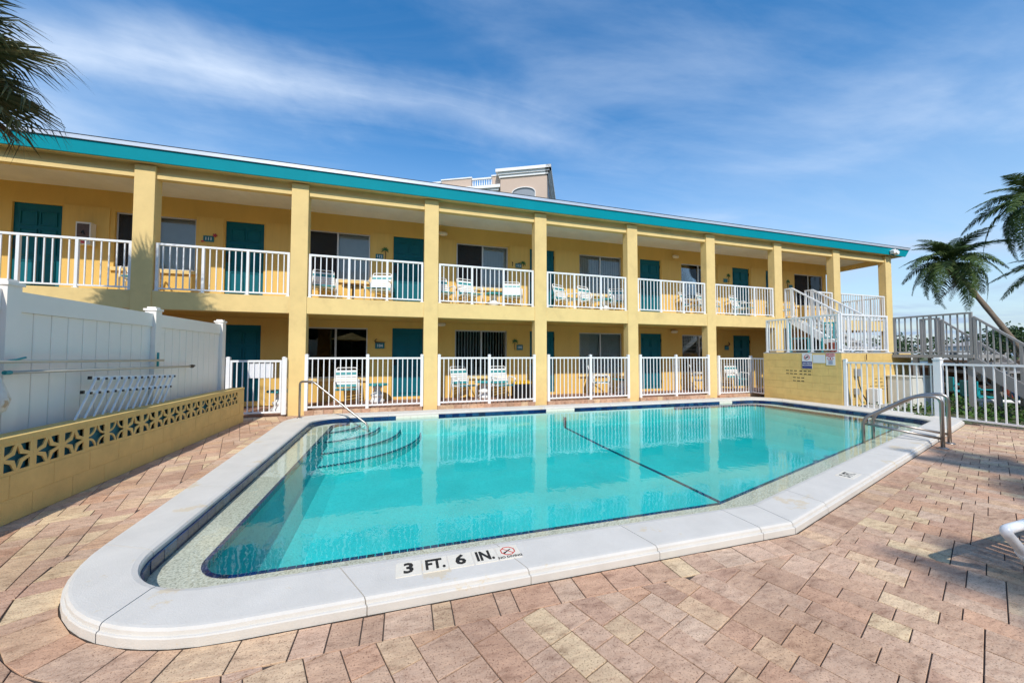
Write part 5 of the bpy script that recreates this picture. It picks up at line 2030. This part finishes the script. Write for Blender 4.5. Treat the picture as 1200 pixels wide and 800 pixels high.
# local: corner at origin, front runs along -x, depth along +y
HT = 38.0
MB().box(-9.3, 0.0, 0, 0, 14, HT - 0.02).build('tower_wall', HOTEL, ht)
MB().box(-46, 0.6, 0, -9.301, 15, 35.4).build('wing_wall', HOTEL, ht)
def cornice(x0, x1, y0, z, parent, name='cornice'):
    c = MB().box(x0 - 0.25, y0 - 0.25, z - 1.5, x1 + 0.25, y0 + 0.6, z - 1.0)
    c.box(x0 - 0.5, y0 - 0.5, z - 0.99, x1 + 0.5, y0 + 0.6, z - 0.55)
    c.box(x0 - 0.85, y0 - 0.85, z - 0.54, x1 + 0.85, y0 + 0.6, z + 0.05)
    return c.build(name, HOTELW, parent)
cornice(-9.3, 0, 0, HT, ht)
c = MB().box(-0.3, -0.25, HT - 1.5, 0.25, 14.3, HT - 1.0).box(-0.3, -0.5, HT - 0.99, 0.5, 14.5, HT - 0.55).box(-0.3, -0.85, HT - 0.54, 0.85, 14.8, HT + 0.05)
c.build('side_cornice', HOTELW, ht)
cornice(-46, -9.3 - 0.9, 0.6, 35.2, ht, 'wing_cornice')
for (x0, x1) in ((-11.2, -9.4), (-22.0, -15.6), (-33.0, -26.5)):
    pw = MB().box(x0, 0.8, 35.42, x1, 1.4, 37.4).build('parapet', HOTEL, ht)
    MB().box(x0 - 0.15, 0.65, 37.41, x1 + 0.15, 1.55, 37.65).build('parapet_cap', HOTELW, pw)
for (x0, x1) in ((-15.59, -11.21), (-26.49, -22.01)):
    bl_ = MB().box(x0, 0.95, 35.42, x1, 1.25, 35.7).box(x0, 0.9, 37.1, x1, 1.3, 37.4).build('balustrade', HOTELW, ht)
    n = 9
    for k in range(n):
        x = x0 + (k + 0.5) * (x1 - x0) / n
        MB().lathe([(0.08, 0), (0.14, 0.4), (0.07, 0.9), (0.1, 1.38)], (x, 1.1, 35.71), 6).build('baluster', HOTELW, bl_)
def arch_window(x, w, zb, zt, y=-0.05):
    o = link('arched_window', None, ht, (x, y, 0))
    R_ = w / 2
    P = [(-R_, zb), (R_, zb)] + [(R_ * math.cos(R(t)), zt - R_ * 0.45 + R_ * 0.45 * math.sin(R(t))) for t in range(0, 181, 15)]
    m = MB()
    n = len(P)
    m.v = [(px, 0.0, pz) for px, pz in P] + [(px, 0.03, pz) for px, pz in P]
    m.f = [tuple(range(n)), tuple(range(2 * n - 1, n - 1, -1))] + [(k, n + k, n + (k + 1) % n, (k + 1) % n) for k in range(n)]
    m.build('pane', GREYPANE, o)
    m = MB()
    Q = P[1:] + [P[0]]
    for a, b in zip(Q, Q[1:]):
        m.beam((a[0], -0.02, a[1]), (b[0], -0.02, b[1]), 0.12, 0.45, (0, 1, 0))
    m.build('surround', HOTELW, o)
for zt in (34.2, 29.8, 25.4, 21.0):
    arch_window(-4.6, 4.6, zt - 3.0, zt)
HG = MB().box(0, 0, 0, 2.0, 0.05, 2.2).mesh('window', HOUSEGL)
for z in (31, 27, 23, 19, 15, 11, 7, 3):
    for x in range(-44, -10, 4):
        link('window', HG, ht, (x, 0.56, z - 1.1))
    for y in (2.0, 6.0, 10.0):
        MB().box(0, 0, 0, 0.05, 1.8, 2.2).build('window', HOUSEGL, ht, False, (0.005, y, z + 2.5))

# ------------------------------------------------------------------ far shore: houses, trees
def house(label, x, y, w, d, h, roof, z=-0.1):
    t = thing('shore_house', label, 'house', (x, y, z), R(20), 'houses across the water')
    MB().box(-w / 2, -d / 2, 0, w / 2, d / 2, h).build('wall', HOUSEW, t)
    m = MB()
    e = 0.5
    m.v = [(-w / 2 - e, -d / 2 - e, h + 0.01), (w / 2 + e, -d / 2 - e, h + 0.01), (w / 2 + e, d / 2 + e, h + 0.01), (-w / 2 - e, d / 2 + e, h + 0.01), (-w / 4, 0, h + roof), (w / 4, 0, h + roof)]
    m.f = [(0, 1, 5, 4), (2, 3, 4, 5), (1, 2, 5), (3, 0, 4), (0, 3, 2, 1)]
    m.build('roof', HOUSER, t)
    nwin = max(3, int(w / 3.2))
    for k in range(nwin):
        xx = -w / 2 + (k + 0.5) * w / nwin
        MB().box(xx - 0.7, -d / 2 - 0.04, 0.9, xx + 0.7, -d / 2 - 0.002, 2.2).build('window', HOUSEGL, t)
        MB().box(-w / 2 - 0.04, -d / 2 + (k + 0.3) * d / nwin, 0.9, -w / 2 - 0.002, -d / 2 + (k + 0.7) * d / nwin, 2.2).build('window', HOUSEGL, t)


house('white two window house across the water left of the leaning palm', 118, 34, 12, 8, 3.2, 1.2)
house('long low white house across the water beyond the stair', 124, 16, 15, 8, 2.7, 1.1)
house('pale house at the right beyond the trees', 128, -8, 15, 9, 3.0, 1.3)
house('white house far back across the water', 130, 54, 12, 8, 3.0, 1.2)
MB().box(112, -80, -0.3, 400, 200, -0.02)
struct('far_shore', MB().box(112, -160, -0.3, 900, 260, 0.02), SOIL)


def leafy_tree(label, x, y, h, r, seed, n=900, group='trees on the far shore', leafsize=0.45):
    rr = random.Random(seed)
    t = thing('shore_tree', label, 'tree', (x, y, -0.05), 0, group)
    tm = MB().tube([(0, 0, 0), (0.1, 0, h * 0.3), (0, 0.1, h * 0.55)], [0.05 * r + 0.05, 0.04 * r + 0.03, 0.05], 7)
    blobs = []
    for k in range(9):
        a = k * 2.4
        rad = r * rr.uniform(0.15, 0.62)
        c = Vector((math.cos(a) * rad, math.sin(a) * rad, h * rr.uniform(0.45, 0.86)))
        blobs.append((c, r * rr.uniform(0.32, 0.55)))
        tm.tube([(0, 0, h * 0.3), tuple(c * 0.9)], [0.03 * r, 0.012], 5)
    tm.build('trunk', TRUNK, t, True)
    mb = MB()
    for k in range(n):
        c, br = rr.choice(blobs)
        d_ = Vector((rr.gauss(0, 1), rr.gauss(0, 1), rr.gauss(0, 0.8))).normalized()
        p = c + d_ * br * rr.uniform(0.55, 1.05)
        leaf(mb, p, Vector((rr.gauss(0, 1), rr.gauss(0, 1), rr.gauss(0, 0.6))), Vector((rr.gauss(0, 1), rr.gauss(0, 1), 1)), leafsize * rr.uniform(0.7, 1.3), leafsize * 0.3)
    mb.build('crown', TREELEAF, t)
    return t


leafy_tree('bushy dark green tree on shore at the far right behind the stair foot', 44, -5.6, 3.4, 2.6, 1, 1600, leafsize=0.3)
leafy_tree('rounded green tree right of the far white house', 47, -8.5, 4.4, 3.2, 2, 1600, leafsize=0.3)
leafy_tree('small dark tree seen between the grey balusters below the leaning palm', 62, 10.0, 4.2, 2.6, 3, 1100, leafsize=0.32)
leafy_tree('low dark tree left of the leaning palm trunk', 66, 6.0, 3.8, 3.0, 4, 1100, leafsize=0.32)
for k, (x, y, h_, r_) in enumerate(((108, 27, 5.0, 3.6), (112, 22, 4.2, 3.0), (110, 4, 5.2, 4.0), (106, -2, 4.4, 3.4), (113, 44, 4.6, 3.4))):
    leafy_tree(['dark shore tree between the first two white houses across the water', 'smaller dark shore tree left of the long low white house', 'broad shore tree right of the long low white house',
                'low shore tree near the pale house at the right', 'shore tree left of the two window house'][k], x, y, h_, r_, 40 + k, 700, leafsize=0.6)
tl = MB()
rr = random.Random(77)
for k in range(15000):
    q = rr.random()
    y = -150 + 400 * q
    hh = 6.2 + 2.4 * noise.noise(Vector((y * 0.09, 0, 0))) + 1.6 * noise.noise(Vector((y * 0.31, 5, 0)))
    p = Vector((140 + rr.uniform(0, 10), y, rr.uniform(0, 1) ** 0.7 * hh))
    leaf(tl, p, Vector((rr.gauss(0, 1), rr.gauss(0, 1), rr.gauss(0, 0.6))), Vector((rr.gauss(0, 1), rr.gauss(0, 1), 1)), 1.1, 0.34)
o = tl.build('treeline', TREELEAF)
tag(o, 'low dark line of trees along the far shore', 'trees', None, 'stuff')
# wood behind the viewpoint (seen mirrored in the dark windows)
tl = MB()
for k in range(9000):
    x = rr.uniform(-25, 45)
    hh = 3.4 + 1.8 * noise.noise(Vector((x * 0.2, 3, 0)))
    p = Vector((x, -19 + rr.uniform(-1.2, 1.2), rr.uniform(0, 1) ** 0.8 * hh))
    leaf(tl, p, Vector((rr.gauss(0, 1), rr.gauss(0, 1), rr.gauss(0, 0.6))), Vector((rr.gauss(0, 1), rr.gauss(0, 1), 1)), 0.9, 0.32)
o = tl.build('garden_trees', TREELEAF)
tag(o, 'green garden trees behind the viewpoint', 'trees', None, 'stuff')
nh = thing('neighbour_house', 'grey roofed low building behind the viewpoint mirrored in the upper windows', 'house', (6, -27, 0))
MB().box(-22, -5, 0, 22, 5, 6.6).build('wall', HOUSEW, nh)
m = MB()
m.v = [(-23, -6, 6.61), (23, -6, 6.61), (23, 6, 6.61), (-23, 6, 6.61), (-16, 0, 9.4), (16, 0, 9.4)]
m.f = [(0, 1, 5, 4), (2, 3, 4, 5), (1, 2, 5), (3, 0, 4), (0, 3, 2, 1)]
m.build('roof', HOUSER, nh)
for k in range(10):
    for z in (1.0, 4.1):
        MB().box(-20 + k * 4.2, 5.002, z, -18.2 + k * 4.2, 5.04, z + 1.5).build('window', HOUSEGL, nh)
um = thing('patio_umbrella', 'yellow market umbrella behind the viewpoint mirrored in window 104', 'umbrella', (2.2, -12.4, 0))
MB().tube([(0, 0, 0), (0, 0, 2.75)], 0.02, 8).build('pole', TANPOLE, um)
m = MB()
nn = 8
m.v = [(0, 0, 2.75)] + [(1.35 * math.cos(2 * math.pi * k / nn), 1.35 * math.sin(2 * math.pi * k / nn), 2.2) for k in range(nn)]
m.f = [(0, 1 + k, 1 + (k + 1) % nn) for k in range(nn)]
cn = m.build('canopy', UMBY, um)
s_ = cn.modifiers.new('thick', 'SOLIDIFY')
s_.thickness = 0.01
MB().lathe([(0.22, 0), (0.22, 0.08), (0.05, 0.1)], n=14).build('umbrella_base', CONCRETE, um)
